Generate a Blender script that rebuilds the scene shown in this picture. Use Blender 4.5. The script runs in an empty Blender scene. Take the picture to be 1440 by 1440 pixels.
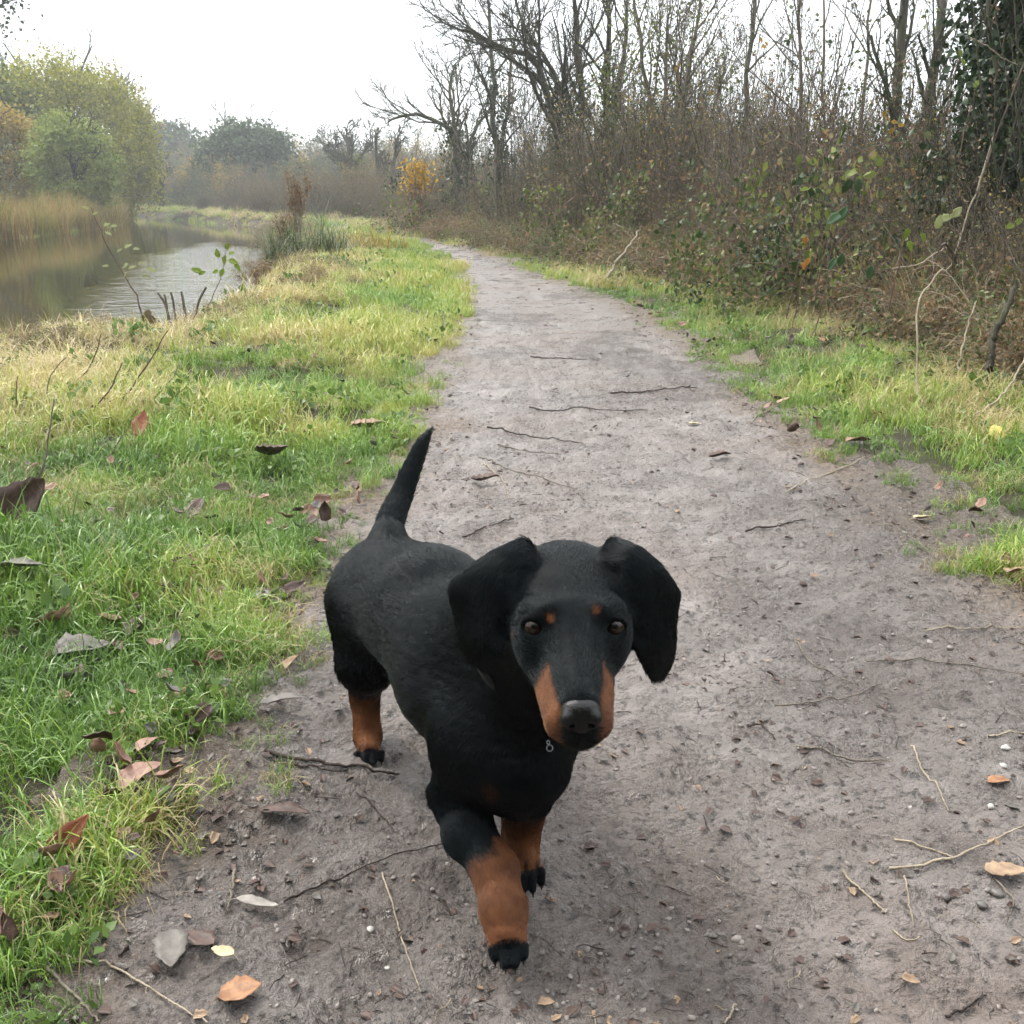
import bpy, math, random, os
import numpy as np
from mathutils import Vector, Matrix

# ------------------------------------------------------------------ camera, sky, sun, exposure
scene = bpy.context.scene
COL = scene.collection
CAM_H = 0.65
PITCH = math.radians(16.8)
FPX = 1476.0                      # focal length in pixels of a 1440 px picture
cam_data = bpy.data.cameras.new('camera')
cam_data.sensor_width = 36.0
cam_data.sensor_height = 36.0
cam_data.sensor_fit = 'HORIZONTAL'
cam_data.lens = 36.0 * FPX / 1440.0
cam_data.clip_start = 0.02
cam_data.clip_end = 2000.0
cam = bpy.data.objects.new('camera', cam_data)
COL.objects.link(cam)
cam.location = (0, 0, CAM_H)
cam.rotation_euler = (math.radians(90) - PITCH, 0, 0)
scene.camera = cam

SUN_EL = math.radians(50)
SUN_AZ = math.radians(-50)        # ahead of the camera, a little to the left
world = bpy.data.worlds.new('World')
scene.world = world
world.use_nodes = True
wn = world.node_tree
wn.nodes.clear()
w_out = wn.nodes.new('ShaderNodeOutputWorld')
w_bg = wn.nodes.new('ShaderNodeBackground')
w_sky = wn.nodes.new('ShaderNodeTexSky')
w_sky.sky_type = 'NISHITA'
w_sky.sun_disc = False
w_sky.sun_elevation = SUN_EL
w_sky.sun_rotation = SUN_AZ
w_sky.altitude = 50
w_sky.air_density = 1.0
w_sky.dust_density = 3.0
w_mix = wn.nodes.new('ShaderNodeMixRGB')
w_mix.inputs[0].default_value = 0.86          # a closed cloud layer: most of the light is white
w_mix.inputs[2].default_value = (9.6, 10.0, 10.3, 1)
# overcast cloud is brighter overhead than along the horizon
w_geo = wn.nodes.new('ShaderNodeTexCoord'); w_sep = wn.nodes.new('ShaderNodeSeparateXYZ')
wn.links.new(w_geo.outputs['Generated'], w_sep.inputs[0])
w_rmp = wn.nodes.new('ShaderNodeValToRGB'); w_rmp.color_ramp.elements[0].position = 0.0; w_rmp.color_ramp.elements[1].position = 0.9
w_rmp.color_ramp.elements[0].color = (.37, .39, .40, 1); w_rmp.color_ramp.elements[1].color = (1.0, 1.02, 1.03, 1)
wn.links.new(w_sep.outputs[2], w_rmp.inputs[0])
w_mul = wn.nodes.new('ShaderNodeVectorMath'); w_mul.operation = 'SCALE'; w_mul.inputs['Scale'].default_value = 14.5
wn.links.new(w_rmp.outputs[0], w_mul.inputs[0]); wn.links.new(w_mul.outputs[0], w_mix.inputs[2])
wn.links.new(w_sky.outputs[0], w_mix.inputs[1])
wn.links.new(w_mix.outputs[0], w_bg.inputs[0])
w_bg.inputs[1].default_value = 0.105
wn.links.new(w_bg.outputs[0], w_out.inputs[0])

sun_data = bpy.data.lights.new('sun', 'SUN')
sun_data.energy = 1.5
sun_data.angle = math.radians(12)
sun_data.color = (1.0, 0.95, 0.86)
sun = bpy.data.objects.new('sun', sun_data)
COL.objects.link(sun)
sdir = Vector((math.sin(SUN_AZ) * math.cos(SUN_EL), math.cos(SUN_AZ) * math.cos(SUN_EL), math.sin(SUN_EL)))
sun.rotation_euler = sdir.to_track_quat('Z', 'Y').to_euler()

scene.view_settings.view_transform = 'Standard'
scene.view_settings.look = 'None'
scene.view_settings.exposure = 1.38
scene.view_settings.gamma = 1.0
scene.view_settings.use_curve_mapping = False
scene.cycles.use_denoising = True
scene.cycles.max_bounces = 4
scene.cycles.diffuse_bounces = 2
scene.cycles.glossy_bounces = 2
scene.cycles.use_adaptive_sampling = True
scene.cycles.adaptive_threshold = 0.04
scene.cycles.transparent_max_bounces = 8
scene.cycles.volume_bounces = 0

# ------------------------------------------------------------------ measuring helpers
CT, ST = math.cos(PITCH), math.sin(PITCH)
def ray(px, py):
    a = (px - 720.0) / FPX
    b = (720.0 - py) / FPX
    return np.array([a, CT + b * ST, -ST + b * CT])
def W(px, py, t):                 # the place seen at a pixel, t metres along the optical axis
    return np.array([0, 0, CAM_H]) + t * ray(px, py)
def G(px, py, z=0.0):             # the place seen at a pixel on the level z
    r = ray(px, py)
    return np.array([0, 0, CAM_H]) + r * ((z - CAM_H) / r[2])
def WY(px, py, Y):
    r = ray(px, py)
    return np.array([0, 0, CAM_H]) + r * (Y / r[1])
def project(p):
    p = np.asarray(p, float) - np.array([0, 0, CAM_H])
    t = p[..., 1] * CT - p[..., 2] * ST
    u = p[..., 1] * ST + p[..., 2] * CT
    return 720 + p[..., 0] / t * FPX, 720 - u / t * FPX, t

# ------------------------------------------------------------------ noise
def _hash(ix, iy, iz, seed):
    h = (ix * 374761393 + iy * 668265263 + iz * 2147483647 + seed * 974711) & 0xFFFFFFFF
    h = ((h ^ (h >> 13)) * 1274126177) & 0xFFFFFFFF
    h = (h ^ (h >> 16)) & 0xFFFFFF
    return h / float(0xFFFFFF)
def vnoise(x, y, z=0.0, seed=0):
    x = np.asarray(x, float); y = np.asarray(y, float); z = np.zeros_like(x) + z
    ix = np.floor(x).astype(np.int64); iy = np.floor(y).astype(np.int64); iz = np.floor(z).astype(np.int64)
    fx = x - ix; fy = y - iy; fz = z - iz
    fx = fx * fx * (3 - 2 * fx); fy = fy * fy * (3 - 2 * fy); fz = fz * fz * (3 - 2 * fz)
    r = 0
    for dx in (0, 1):
        for dy in (0, 1):
            for dz in (0, 1):
                w = (fx if dx else 1 - fx) * (fy if dy else 1 - fy) * (fz if dz else 1 - fz)
                r = r + w * _hash(ix + dx, iy + dy, iz + dz, seed)
    return r * 2 - 1
def fbm(x, y, seed=0, octaves=4, gain=0.5):
    r = 0; a = 1.0; x = np.asarray(x, float); y = np.asarray(y, float)
    for o in range(octaves):
        r = r + a * vnoise(x, y, 0.0, seed + o * 17)
        x = x * 2.03 + 5.1; y = y * 2.03 - 3.7; a *= gain
    return r
def smooth(e0, e1, x):
    t = np.clip((x - e0) / (e1 - e0), 0, 1)
    return t * t * (3 - 2 * t)

# ------------------------------------------------------------------ object helpers
def link_mesh(name, verts, faces, mat=None, parent=None, smooth_shade=True, mats=None, face_mat=None):
    """verts (n,3) array; faces a list of tuples or an (m,k) array."""
    me = bpy.data.meshes.new(name)
    verts = np.asarray(verts, dtype=np.float32)
    if isinstance(faces, np.ndarray):
        m, k = faces.shape
        me.vertices.add(len(verts)); me.vertices.foreach_set('co', verts.ravel())
        me.loops.add(m * k); me.loops.foreach_set('vertex_index', faces.astype(np.int32).ravel())
        me.polygons.add(m); me.polygons.foreach_set('loop_start', np.arange(0, m * k, k, dtype=np.int32))
        me.polygons.foreach_set('loop_total', np.full(m, k, dtype=np.int32))
        me.update(calc_edges=True)
    else:
        me.from_pydata([tuple(v) for v in verts.tolist()], [], faces)
        me.update()
    if smooth_shade and len(me.polygons):
        me.polygons.foreach_set('use_smooth', np.ones(len(me.polygons), dtype=bool))
    for m_ in (mats or ([mat] if mat else [])):
        me.materials.append(m_)
    if face_mat is not None:
        me.polygons.foreach_set('material_index', np.asarray(face_mat, dtype=np.int32))
    o = bpy.data.objects.new(name, me)
    COL.objects.link(o)
    if parent is not None:
        o.parent = parent
    return o
def point_attr(o, name, arr, kind='FLOAT'):
    at = o.data.attributes.new(name, kind, 'POINT')
    if kind == 'FLOAT':
        at.data.foreach_set('value', np.asarray(arr, np.float32).ravel())
    elif kind == 'INT':
        at.data.foreach_set('value', np.asarray(arr, np.int32).ravel())
    elif kind == 'FLOAT_VECTOR':
        at.data.foreach_set('vector', np.asarray(arr, np.float32).ravel())
def tag(o, label=None, cat=None, group=None, kind=None):
    if label: o['label'] = label
    if cat: o['category'] = cat
    if group: o['group'] = group
    if kind: o['kind'] = kind
    return o
def empty(name, loc=(0, 0, 0)):
    o = bpy.data.objects.new(name, None)
    COL.objects.link(o); o.location = tuple(loc)
    o.empty_display_size = 0.1
    return o

class NT:
    """small wrapper for building a material's nodes"""
    def __init__(self, name):
        self.m = bpy.data.materials.new(name); self.m.use_nodes = True
        self.t = self.m.node_tree; self.t.nodes.clear()
        self.out = self.t.nodes.new('ShaderNodeOutputMaterial')
    def n(self, kind, **kw):
        nd = self.t.nodes.new(kind)
        for k, v in kw.items():
            if k.startswith('i_'):
                key = k[2:]
                key = int(key) if key.isdigit() else key.replace('_', ' ')
                nd.inputs[key].default_value = v
            else:
                setattr(nd, k, v)
        return nd
    def l(self, a, b): self.t.links.new(a, b)
    def coord(self, kind='Object'):
        return self.n('ShaderNodeTexCoord').outputs[kind]
    def noise(self, vec, scale, detail=4, rough=0.55, w=None):
        nd = self.n('ShaderNodeTexNoise'); nd.inputs['Scale'].default_value = scale
        nd.inputs['Detail'].default_value = detail; nd.inputs['Roughness'].default_value = rough
        self.l(vec, nd.inputs['Vector']); return nd.outputs['Fac']
    def ramp(self, fac, stops):
        nd = self.n('ShaderNodeValToRGB'); cr = nd.color_ramp
        while len(cr.elements) < len(stops): cr.elements.new(0.5)
        for e, (p, c) in zip(cr.elements, stops):
            e.position = p; e.color = (c[0], c[1], c[2], 1) if not np.isscalar(c) else (c, c, c, 1)
        self.l(fac, nd.inputs[0]); return nd.outputs[0]
    def mix(self, fac, a, b, mode='MIX'):
        nd = self.n('ShaderNodeMixRGB', blend_type=mode)
        for i, v in ((0, fac), (1, a), (2, b)):
            if isinstance(v, (int, float)): nd.inputs[i].default_value = v if i == 0 else (v, v, v, 1)
            elif isinstance(v, tuple): nd.inputs[i].default_value = (v[0], v[1], v[2], 1)
            else: self.l(v, nd.inputs[i])
        return nd.outputs[0]
    def math(self, op, a, b=0.0, clamp=False):
        nd = self.n('ShaderNodeMath', operation=op, use_clamp=clamp)
        for i, v in ((0, a), (1, b)):
            if isinstance(v, (int, float)): nd.inputs[i].default_value = v
            else: self.l(v, nd.inputs[i])
        return nd.outputs[0]
    def attr(self, name, out='Fac', kind='GEOMETRY'):
        nd = self.n('ShaderNodeAttribute', attribute_name=name, attribute_type=kind)
        return nd.outputs[out]
    def bump(self, height, strength=0.5, dist=0.01):
        nd = self.n('ShaderNodeBump'); nd.inputs['Strength'].default_value = strength
        nd.inputs['Distance'].default_value = dist
        self.l(height, nd.inputs['Height']); return nd.outputs['Normal']
    def principled(self, color, rough=0.6, normal=None, spec=0.5, **kw):
        p = self.n('ShaderNodeBsdfPrincipled')
        for key, v in (('Base Color', color), ('Roughness', rough), ('Specular IOR Level', spec)):
            if isinstance(v, (int, float)): p.inputs[key].default_value = v
            elif isinstance(v, tuple): p.inputs[key].default_value = (v[0], v[1], v[2], 1)
            else: self.l(v, p.inputs[key])
        for k, v in kw.items():
            p.inputs[k.replace('_', ' ')].default_value = v
        if normal is not None: self.l(normal, p.inputs['Normal'])
        return p
    def done(self, shader):
        self.l(shader.outputs[0] if hasattr(shader, 'outputs') else shader, self.out.inputs['Surface']); return self.m
# ------------------------------------------------------------------ the lie of the land
WATER_Z = -0.22
LEFT_PX = [(-60, 1700), (60, 1440), (160, 1340), (255, 1255), (315, 1160), (350, 1060), (385, 960), (450, 860), (520, 740), (585, 650), (622, 570), (648, 500), (660, 450), (662, 405), (645, 372), (618, 353), (598, 345)]
RIGHT_PX = [(1900, 1250), (1640, 1000), (1480, 890), (1380, 830), (1300, 765), (1205, 695), (1115, 640), (1030, 570), (965, 495), (880, 435), (770, 394), (700, 366), (640, 350), (612, 344.5)]
def to_xy(px): return np.array([G(*p)[:2] for p in px])
L_E = to_xy(LEFT_PX); R_E = to_xy(RIGHT_PX)
TAIL_L = np.array([(-1.75, 16.4), (-2.6, 18.5), (-5.4, 24), (-8.5, 31), (-14, 42)])
TAIL_R = np.array([(-1.35, 16.6), (-2.55, 18.6), (-5.4, 24), (-8.5, 31), (-14, 42)])
L_E = np.vstack([[(-.75, -2.5)], [(-.62, 0.0)], L_E, TAIL_L]); R_E = np.vstack([[(.8, -2.5)], [(.8, .2)], R_E, TAIL_R])
L_E = L_E[np.argsort(L_E[:, 1])]; R_E = R_E[np.argsort(R_E[:, 1])]
def edge_x(E, y): return np.interp(y, E[:, 1], E[:, 0])
def path_sd(x, y):
    """distance outside the path's edge, + on the right, - on the left gives the side"""
    l = edge_x(L_E, y); r = edge_x(R_E, y)
    return l - x, x - r                        # >0 when left of it, >0 when right of it

shore = [(-2.5, -4), (-2.45, 3)] + [tuple(G(px, py, -.03)[:2]) for px, py in ((-60, 500), (30, 490), (120, 482), (240, 462), (330, 440), (372, 408), (392, 374), (408, 345))] + \
        [(-5.6, 26), (-7.6, 31.5), (-10.2, 36), (-16, 47.5), (-24, 60), (-40, 76)]
other = [(-34, 66), (-22, 52), (-15.2, 43), (-11.6, 31), (-10.6, 24), (-10.4, 20), (-9.5, 12), (-8.6, 2), (-8.6, -4)]
WPOLY = np.array(shore + other)
def poly_sd(x, y, Pn):
    """signed distance to a closed polygon: negative inside"""
    x = np.asarray(x, float); y = np.asarray(y, float)
    d = np.full(x.shape, 1e9); ins = np.zeros(x.shape, bool)
    for i in range(len(Pn)):
        x0, y0 = Pn[i]; x1, y1 = Pn[(i + 1) % len(Pn)]
        ex, ey = x1 - x0, y1 - y0
        t = np.clip(((x - x0) * ex + (y - y0) * ey) / (ex * ex + ey * ey), 0, 1)
        d = np.minimum(d, (x - x0 - t * ex) ** 2 + (y - y0 - t * ey) ** 2)
        c = ((y0 > y) != (y1 > y))
        with np.errstate(divide='ignore', invalid='ignore'):
            ins ^= c & (x < (x1 - x0) * (y - y0) / (y1 - y0 if y1 != y0 else 1e-9) + x0)
    d = np.sqrt(d); return np.where(ins, -d, d)
def land(x, y):
    """height of the firm ground"""
    x = np.asarray(x, float); y = np.asarray(y, float)
    dl, dr = path_sd(x, y)
    z = 0.045 * smooth(0.0, .6, dl) + 0.05 * smooth(0.0, .8, dr) + 0.16 * smooth(.9, 3.5, dr)
    rough = (smooth(0.0, .25, dl) + smooth(0.0, .25, dr))
    z = z + rough * (.022 * fbm(x * 1.7, y * 1.7, 3, 3) + .010 * fbm(x * 7, y * 7, 4, 2) * smooth(14, 6, y))
    s = poly_sd(x, y, WPOLY) + .12 * vnoise(x * 1.3, y * 1.3, 0, 8)
    bank = WATER_Z + np.where(s > 0, .18 * smooth(0, .16, s) + .35 * s, .55 * s)
    bank = np.maximum(bank, -1.4)
    bank = bank + .03 * smooth(27, 34, y) * smooth(0, .5, s)
    far = smooth(60, 200, np.hypot(x, y))
    z = np.where(bank < z, bank, z) + far * 1.5
    return z
def axis(spans):
    out = []
    for a, b, st in spans: out.append(np.arange(a, b, st))
    return np.concatenate(out + [[spans[-1][1]]])
gx = axis([(-1500, -300, 300), (-300, -60, 40), (-60, -20, 2.5), (-20, -6, .5), (-6, -3, .12), (-3, 3, .045), (3, 6, .12), (6, 20, .8), (20, 60, 4), (60, 300, 40), (300, 1500, 300)])
gy = axis([(-1500, -300, 300), (-300, -20, 40), (-20, -2, 2), (-2, .4, .2), (.4, 4, .045), (4, 10, .09), (10, 24, .25), (24, 60, .8), (60, 140, 4), (140, 300, 20), (300, 1500, 200)])
GX, GY = np.meshgrid(gx, gy, indexing='ij')
GZ = land(GX, GY)
dl_, dr_ = path_sd(GX, GY)
GZ = GZ - .014 * smooth(.14, .0, np.maximum(dl_, dr_))
nx_, ny_ = GX.shape
ii = np.arange(nx_ * ny_).reshape(nx_, ny_)
gq = np.stack([ii[:-1, :-1].ravel(), ii[1:, :-1].ravel(), ii[1:, 1:].ravel(), ii[:-1, 1:].ravel()], 1)

def mud_material(name, verge=False):
    nt = NT(name); co = nt.coord('Object')
    big = nt.noise(co, 1.6, 3); mid = nt.noise(co, 9, 4, .6); fine = nt.noise(co, 75, 4, .65); grit = nt.noise(co, 330, 3, .7)
    if verge:
        base = nt.ramp(mid, [(.3, (.022, .015, .009)), (.55, (.046, .033, .018)), (.75, (.080, .064, .034))])
        base = nt.mix(nt.math('MULTIPLY', nt.ramp(big, [(.4, 0.), (.6, 1.)]), .5), base, (.045, .055, .018))
    else:
        base = nt.ramp(mid, [(.30, (.092, .074, .066)), (.48, (.160, .137, .124)), (.62, (.212, .186, .172)), (.78, (.29, .258, .240))])
        base = nt.mix(nt.math('MULTIPLY', nt.ramp(big, [(.42, 0.), (.62, 1.)]), .45), base, (.165, .118, .092))
        ed = nt.attr('edge')
        base = nt.mix(nt.math('MULTIPLY', ed, .85), base, nt.ramp(fine, [(.35, (.070, .046, .028)), (.65, (.155, .108, .066))]))
        base = nt.mix(nt.math('MULTIPLY', nt.attr('wet'), .50), base, (.070, .058, .052))
    v = nt.n('ShaderNodeTexVoronoi'); v.inputs['Scale'].default_value = 110; v.inputs['Randomness'].default_value = 1.0
    nt.l(co, v.inputs['Vector'])
    base = nt.mix(nt.ramp(fine, [(.34, .85), (.46, 0.)]), base, (.030, .024, .021))
    sp = nt.math('MULTIPLY', nt.ramp(grit, [(.66, 0.), (.72, 1.)]), nt.ramp(v.outputs['Color'], [(.5, 0.), (.7, 1.)]))
    base = nt.mix(nt.math('MULTIPLY', sp, .7), base, (.34, .31, .29))
    h = nt.math('ADD', nt.math('MULTIPLY', fine, 1.0), nt.math('MULTIPLY', grit, .35))
    h = nt.math('ADD', h, nt.math('MULTIPLY', nt.math('SUBTRACT', 1.0, v.outputs['Distance']), .30))
    if verge:
        p = nt.principled(base, .85, nt.bump(h, .8, .02), .3)
    else:
        rg = nt.ramp(nt.math('ADD', nt.math('MULTIPLY', mid, .6), nt.math('MULTIPLY', fine, .4)), [(.36, .20), (.50, .33), (.66, .55)])
        rg = nt.math('SUBTRACT', rg, nt.math('MULTIPLY', nt.attr('wet'), .10))
        p = nt.principled(base, rg, nt.bump(h, .85, .017), .62)
    return nt.done(p)
ground = link_mesh('ground', np.stack([GX, GY, GZ], -1).reshape(-1, 3), gq, mud_material('earth', True))
tag(ground, kind='structure')

# path: a sheet following both edges, with its own lumps, heel marks and puddled hollows
ys = np.concatenate([np.arange(-2, .62, .06), np.arange(.62, 2.2, .009), np.arange(2.2, 4.5, .02), np.arange(4.5, 9, .05), np.arange(9, 17, .12), np.arange(17, 18.6, .3)])
us = np.linspace(0, 1, 190)
YY, UU = np.meshgrid(ys, us, indexing='ij')
XL = edge_x(L_E, YY) - .20; XR = edge_x(R_E, YY) + .24
XX = XL + (XR - XL) * UU
sh = (1 - smooth(0, 17, YY))
def path_detail(x, y):
    near = smooth(9, 3, y)
    d = .0070 * fbm(x * 4.2, y * 4.2, 21, 3) + near * (.0072 * fbm(x * 22, y * 22, 23, 3, .65))
    r = np.abs(vnoise(x * 42, y * 42, 0, 29)); d = d + near * .0030 * (1 - r) ** 2
    lum = smooth(.35, .75, vnoise(x * 60, y * 60, 0, 31)); d = d + smooth(4, 1.5, y) * .0042 * lum
    return d
DZ = path_detail(XX, YY)
edge_d = np.minimum(XX - edge_x(L_E, YY), edge_x(R_E, YY) - XX)
ZZ = land(XX, YY) + .006 + DZ - .012 * smooth(-.06, -.20, edge_d)
prof = -.010 * smooth(.1, .4, edge_d)
ZZ = ZZ + prof + .008
npx, npy = YY.shape
ii = np.arange(npx * npy).reshape(npx, npy)
pq = np.stack([ii[:-1, :-1].ravel(), ii[:-1, 1:].ravel(), ii[1:, 1:].ravel(), ii[1:, :-1].ravel()], 1)
path = link_mesh('path', np.stack([XX, YY, ZZ], -1).reshape(-1, 3), pq, mud_material('mud_path'))
point_attr(path, 'edge', smooth(.10, -.04, edge_d + .07 * fbm(XX * 6, YY * 6, 41, 3)))
point_attr(path, 'wet', smooth(.05, .6, -fbm(XX * 2.0, YY * 1.4, 51, 3) + .25 * smooth(1.6, .7, YY)))
tag(path, kind='structure')
def path_z(x, y):
    x = np.asarray(x, float); y = np.asarray(y, float)
    e = np.minimum(x - edge_x(L_E, y), edge_x(R_E, y) - x)
    return land(x, y) + .014 + path_detail(x, y) - .012 * smooth(-.06, -.20, e) - .010 * smooth(.1, .4, e)
def top_z(x, y):
    x = np.asarray(x, float); y = np.asarray(y, float)
    dl, dr = path_sd(x, y)
    return np.where((dl > .18) | (dr > .22), land(x, y), path_z(x, y))

# canal
nt = NT('canal_water'); co = nt.coord('Object')
mp = nt.n('ShaderNodeMapping'); mp.inputs['Scale'].default_value = (1.0, 2.6, 1.0); nt.l(co, mp.inputs['Vector'])
w1 = nt.noise(mp.outputs[0], 3.2, 3, .55); w2 = nt.noise(mp.outputs[0], .7, 2)
vd = nt.n('ShaderNodeVectorMath', operation='DISTANCE'); nt.l(co, vd.inputs[0]); vd.inputs[1].default_value = (-3.9, 12.0, WATER_Z)
sx_ = nt.n('ShaderNodeSeparateXYZ'); nt.l(co, sx_.inputs[0])
off_ = nt.math('ABSOLUTE', nt.math('ADD', sx_.outputs[0], nt.math('MULTIPLY', sx_.outputs[1], .275)))
far_ = nt.math('MAXIMUM', nt.math('SUBTRACT', nt.math('ABSOLUTE', nt.math('SUBTRACT', sx_.outputs[1], 11.5)), 4.5), 0.0)
edge_n = nt.math('ADD', nt.math('ADD', nt.math('MULTIPLY', off_, 4.2), far_), nt.math('MULTIPLY', nt.noise(co, .9, 3), 3.0))
patch_ = nt.ramp(nt.math('DIVIDE', edge_n, 10.0), [(.42, 1.), (.68, .03)])      # a breath of wind ruffles one patch
hgt = nt.math('MULTIPLY', nt.math('ADD', w1, nt.math('MULTIPLY', w2, .6)), patch_)
p = nt.principled((.026, .021, .008), .015, nt.bump(hgt, .8, .035), .5)
p.inputs['IOR'].default_value = 1.333
canal = link_mesh('canal', np.array([(-90, -12, WATER_Z), (30, -12, WATER_Z), (30, 110, WATER_Z), (-90, 110, WATER_Z)]), [(0, 1, 2, 3)], nt.done(p))
tag(canal, kind='structure')
# ------------------------------------------------------------------ branches, leaves and twigs
class Wood:
    """collects branches and leaves as arrays"""
    def __init__(self, seed):
        self.rng = np.random.default_rng(seed); self.tubes = []; self.tips = []
    def grow(self, p, d, length, r, level, maxlevel, nkids=(4, 6), spread=.6, up=.15, wob=.18, ratio=.62, seg=6, start=.25, rtip=.35, kidscale=.6):
        rng = self.rng
        pts = [np.array(p, float)]; d = unit_(d); dirs = [d]
        for i in range(seg):
            d = unit_(d + rng.normal(0, wob, 3) + np.array([0, 0, up]))
            pts.append(pts[-1] + d * length / seg); dirs.append(d)
        rad = np.linspace(r, r * rtip, seg + 1)
        self.tubes.append((np.array(pts), rad, level))
        if level >= maxlevel:
            self.tips += [(pts[j], dirs[j]) for j in range(max(1, seg // 2), seg + 1)]
            return
        n = rng.integers(nkids[0], nkids[1] + 1)
        for k in range(n):
            t = start + (1 - start) * (k + rng.random()) / n
            x = t * seg; i = min(int(x), seg - 1); f = x - i
            q = pts[i] * (1 - f) + pts[i + 1] * f
            perp = rng.normal(0, 1, 3); perp -= dirs[i] * (perp @ dirs[i]); perp = unit_(perp)
            a = spread * rng.uniform(.6, 1.3)
            nd = dirs[i] * math.cos(a) + perp * math.sin(a)
            rr = (r + (r * rtip - r) * t) * kidscale
            self.grow(q, nd, length * ratio * rng.uniform(.6, 1.15) * (1.1 - .5 * t), rr, level + 1, maxlevel, nkids, spread, up, wob, ratio, max(3, seg - 1), .2, rtip, kidscale)
    def mesh(self, minr=.0012, sides=(7, 5, 3, 3, 3)):
        V = []; Q = []; n0 = 0
        for pts, rad, lv in self.tubes:
            k = sides[min(lv, len(sides) - 1)]; n = len(pts)
            tg = np.gradient(pts, axis=0); tg /= np.maximum(np.linalg.norm(tg, axis=1), 1e-9)[:, None]
            ref = np.array([.31, .17, .93]) if abs(tg[0][2]) < .9 else np.array([.9, .3, .1])
            a = np.cross(tg, ref); a /= np.maximum(np.linalg.norm(a, axis=1), 1e-9)[:, None]; b = np.cross(tg, a)
            th = np.arange(k) * 2 * math.pi / k
            ring = a[:, None] * np.cos(th)[None, :, None] + b[:, None] * np.sin(th)[None, :, None]
            v = pts[:, None] + ring * np.maximum(rad, minr)[:, None, None]
            V.append(v.reshape(-1, 3))
            i = np.arange(n - 1)[:, None] * k; j = np.arange(k)[None]; j2 = (j + 1) % k
            Q.append((np.stack([i + j, i + j2, i + k + j2, i + k + j], -1).reshape(-1, 4)) + n0)
            n0 += n * k
        return np.concatenate(V), np.concatenate(Q)
def unit_(v):
    v = np.array(v, float); return v / max(np.linalg.norm(v), 1e-9)
def leaf_cards(rng, centers, size, jitter=.0, aspect=.6, up_bias=.3, cup=.25):
    """small folded leaves (two quads each) at the given places"""
    n = len(centers); c = centers + rng.normal(0, 1, (n, 3)) * jitter
    ax = rng.normal(0, 1, (n, 3)); ax[:, 2] -= .3; ax /= np.linalg.norm(ax, axis=1)[:, None]
    nn = rng.normal(0, 1, (n, 3)); nn[:, 2] += up_bias; nn -= ax * np.sum(nn * ax, 1)[:, None]; nn /= np.linalg.norm(nn, axis=1)[:, None]
    sd = np.cross(ax, nn); s = size * rng.uniform(.6, 1.3, n)[:, None]
    w = sd * s * aspect * .5; l = ax * s; up = nn * s * cup * .5
    v = np.stack([c, c + l * .45 + w + up, c + l, c + l * .45 - w + up], 1).reshape(-1, 3)
    i = np.arange(n) * 4
    return v, np.concatenate([np.stack([i, i + 1, i + 2], 1), np.stack([i, i + 2, i + 3], 1)])

def leaf_material(name, c0, c1, rough=.55, trans=.35, scale=1.2, island=True):
    nt = NT(name)
    big = nt.noise(nt.coord('Object'), scale, 2)
    if island:
        g = nt.n('ShaderNodeNewGeometry'); r = g.outputs['Random Per Island']
        f = nt.math('ADD', nt.math('MULTIPLY', r, .55), nt.math('MULTIPLY', big, .55))
    else: f = big
    col = nt.ramp(f, [(.28, c0), (.82, c1)])
    p = nt.principled(col, rough, None, .35)
    t = nt.n('ShaderNodeBsdfTranslucent'); nt.l(col, t.inputs[0])
    mx = nt.n('ShaderNodeMixShader'); mx.inputs[0].default_value = trans
    nt.l(p.outputs[0], mx.inputs[1]); nt.l(t.outputs[0], mx.inputs[2])
    return nt.done(mx)
def bark_material(name, c0, c1, green=0.0):
    nt = NT(name); co = nt.coord('Object')
    mp = nt.n('ShaderNodeMapping'); mp.inputs['Scale'].default_value = (1, 1, .25); nt.l(co, mp.inputs['Vector'])
    n = nt.noise(mp.outputs[0], 28, 5, .65)
    col = nt.ramp(n, [(.3, c0), (.7, c1)])
    if green: col = nt.mix(nt.math('MULTIPLY', nt.ramp(nt.noise(co, 5, 3), [(.4, 0.), (.6, 1.)]), green), col, (.050, .062, .022))
    return nt.done(nt.principled(col, .85, nt.bump(n, .7, .02), .25))
M_BARK = bark_material('bark_grey', (.035, .032, .026), (.115, .105, .085), .6)
M_BARK_D = bark_material('bark_dark', (.022, .019, .015), (.07, .06, .048), .5)
M_TWIG = bark_material('twig_brown', (.072, .060, .046), (.20, .172, .136))
M_TWIG_P = bark_material('twig_pale', (.20, .165, .12), (.40, .34, .25))
M_IVY = leaf_material('ivy_leaf', (.012, .026, .009), (.036, .070, .022), .38, .15, 2)
M_BUSH = leaf_material('bush_leaf', (.065, .100, .018), (.20, .235, .048), .55, .4, .9)
M_WILLOW = leaf_material('willow_leaf', (.115, .135, .010), (.34, .32, .028), .55, .42, .35)
M_YELLOW = leaf_material('autumn_yellow_leaf', (.30, .17, .015), (.62, .40, .035), .5, .45, 2)
M_OCHRE = leaf_material('ochre_leaf', (.18, .135, .025), (.38, .28, .065), .55, .45, .8)
M_RUST = leaf_material('rust_leaf', (.12, .075, .038), (.28, .18, .095), .6, .35, .8)
M_DEAD = leaf_material('dead_leaf', (.055, .042, .020), (.24, .175, .090), .65, .3, 2)
M_TEAL = leaf_material('far_green_leaf', (.035, .060, .030), (.085, .120, .055), .6, .3, .5)
M_STRAWL = leaf_material('straw_leaf', (.16, .12, .055), (.34, .27, .14), .6, .3, 2)
M_BRAM = leaf_material('bramble_leaf', (.030, .060, .014), (.125, .150, .045), .45, .3, 2)

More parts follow.
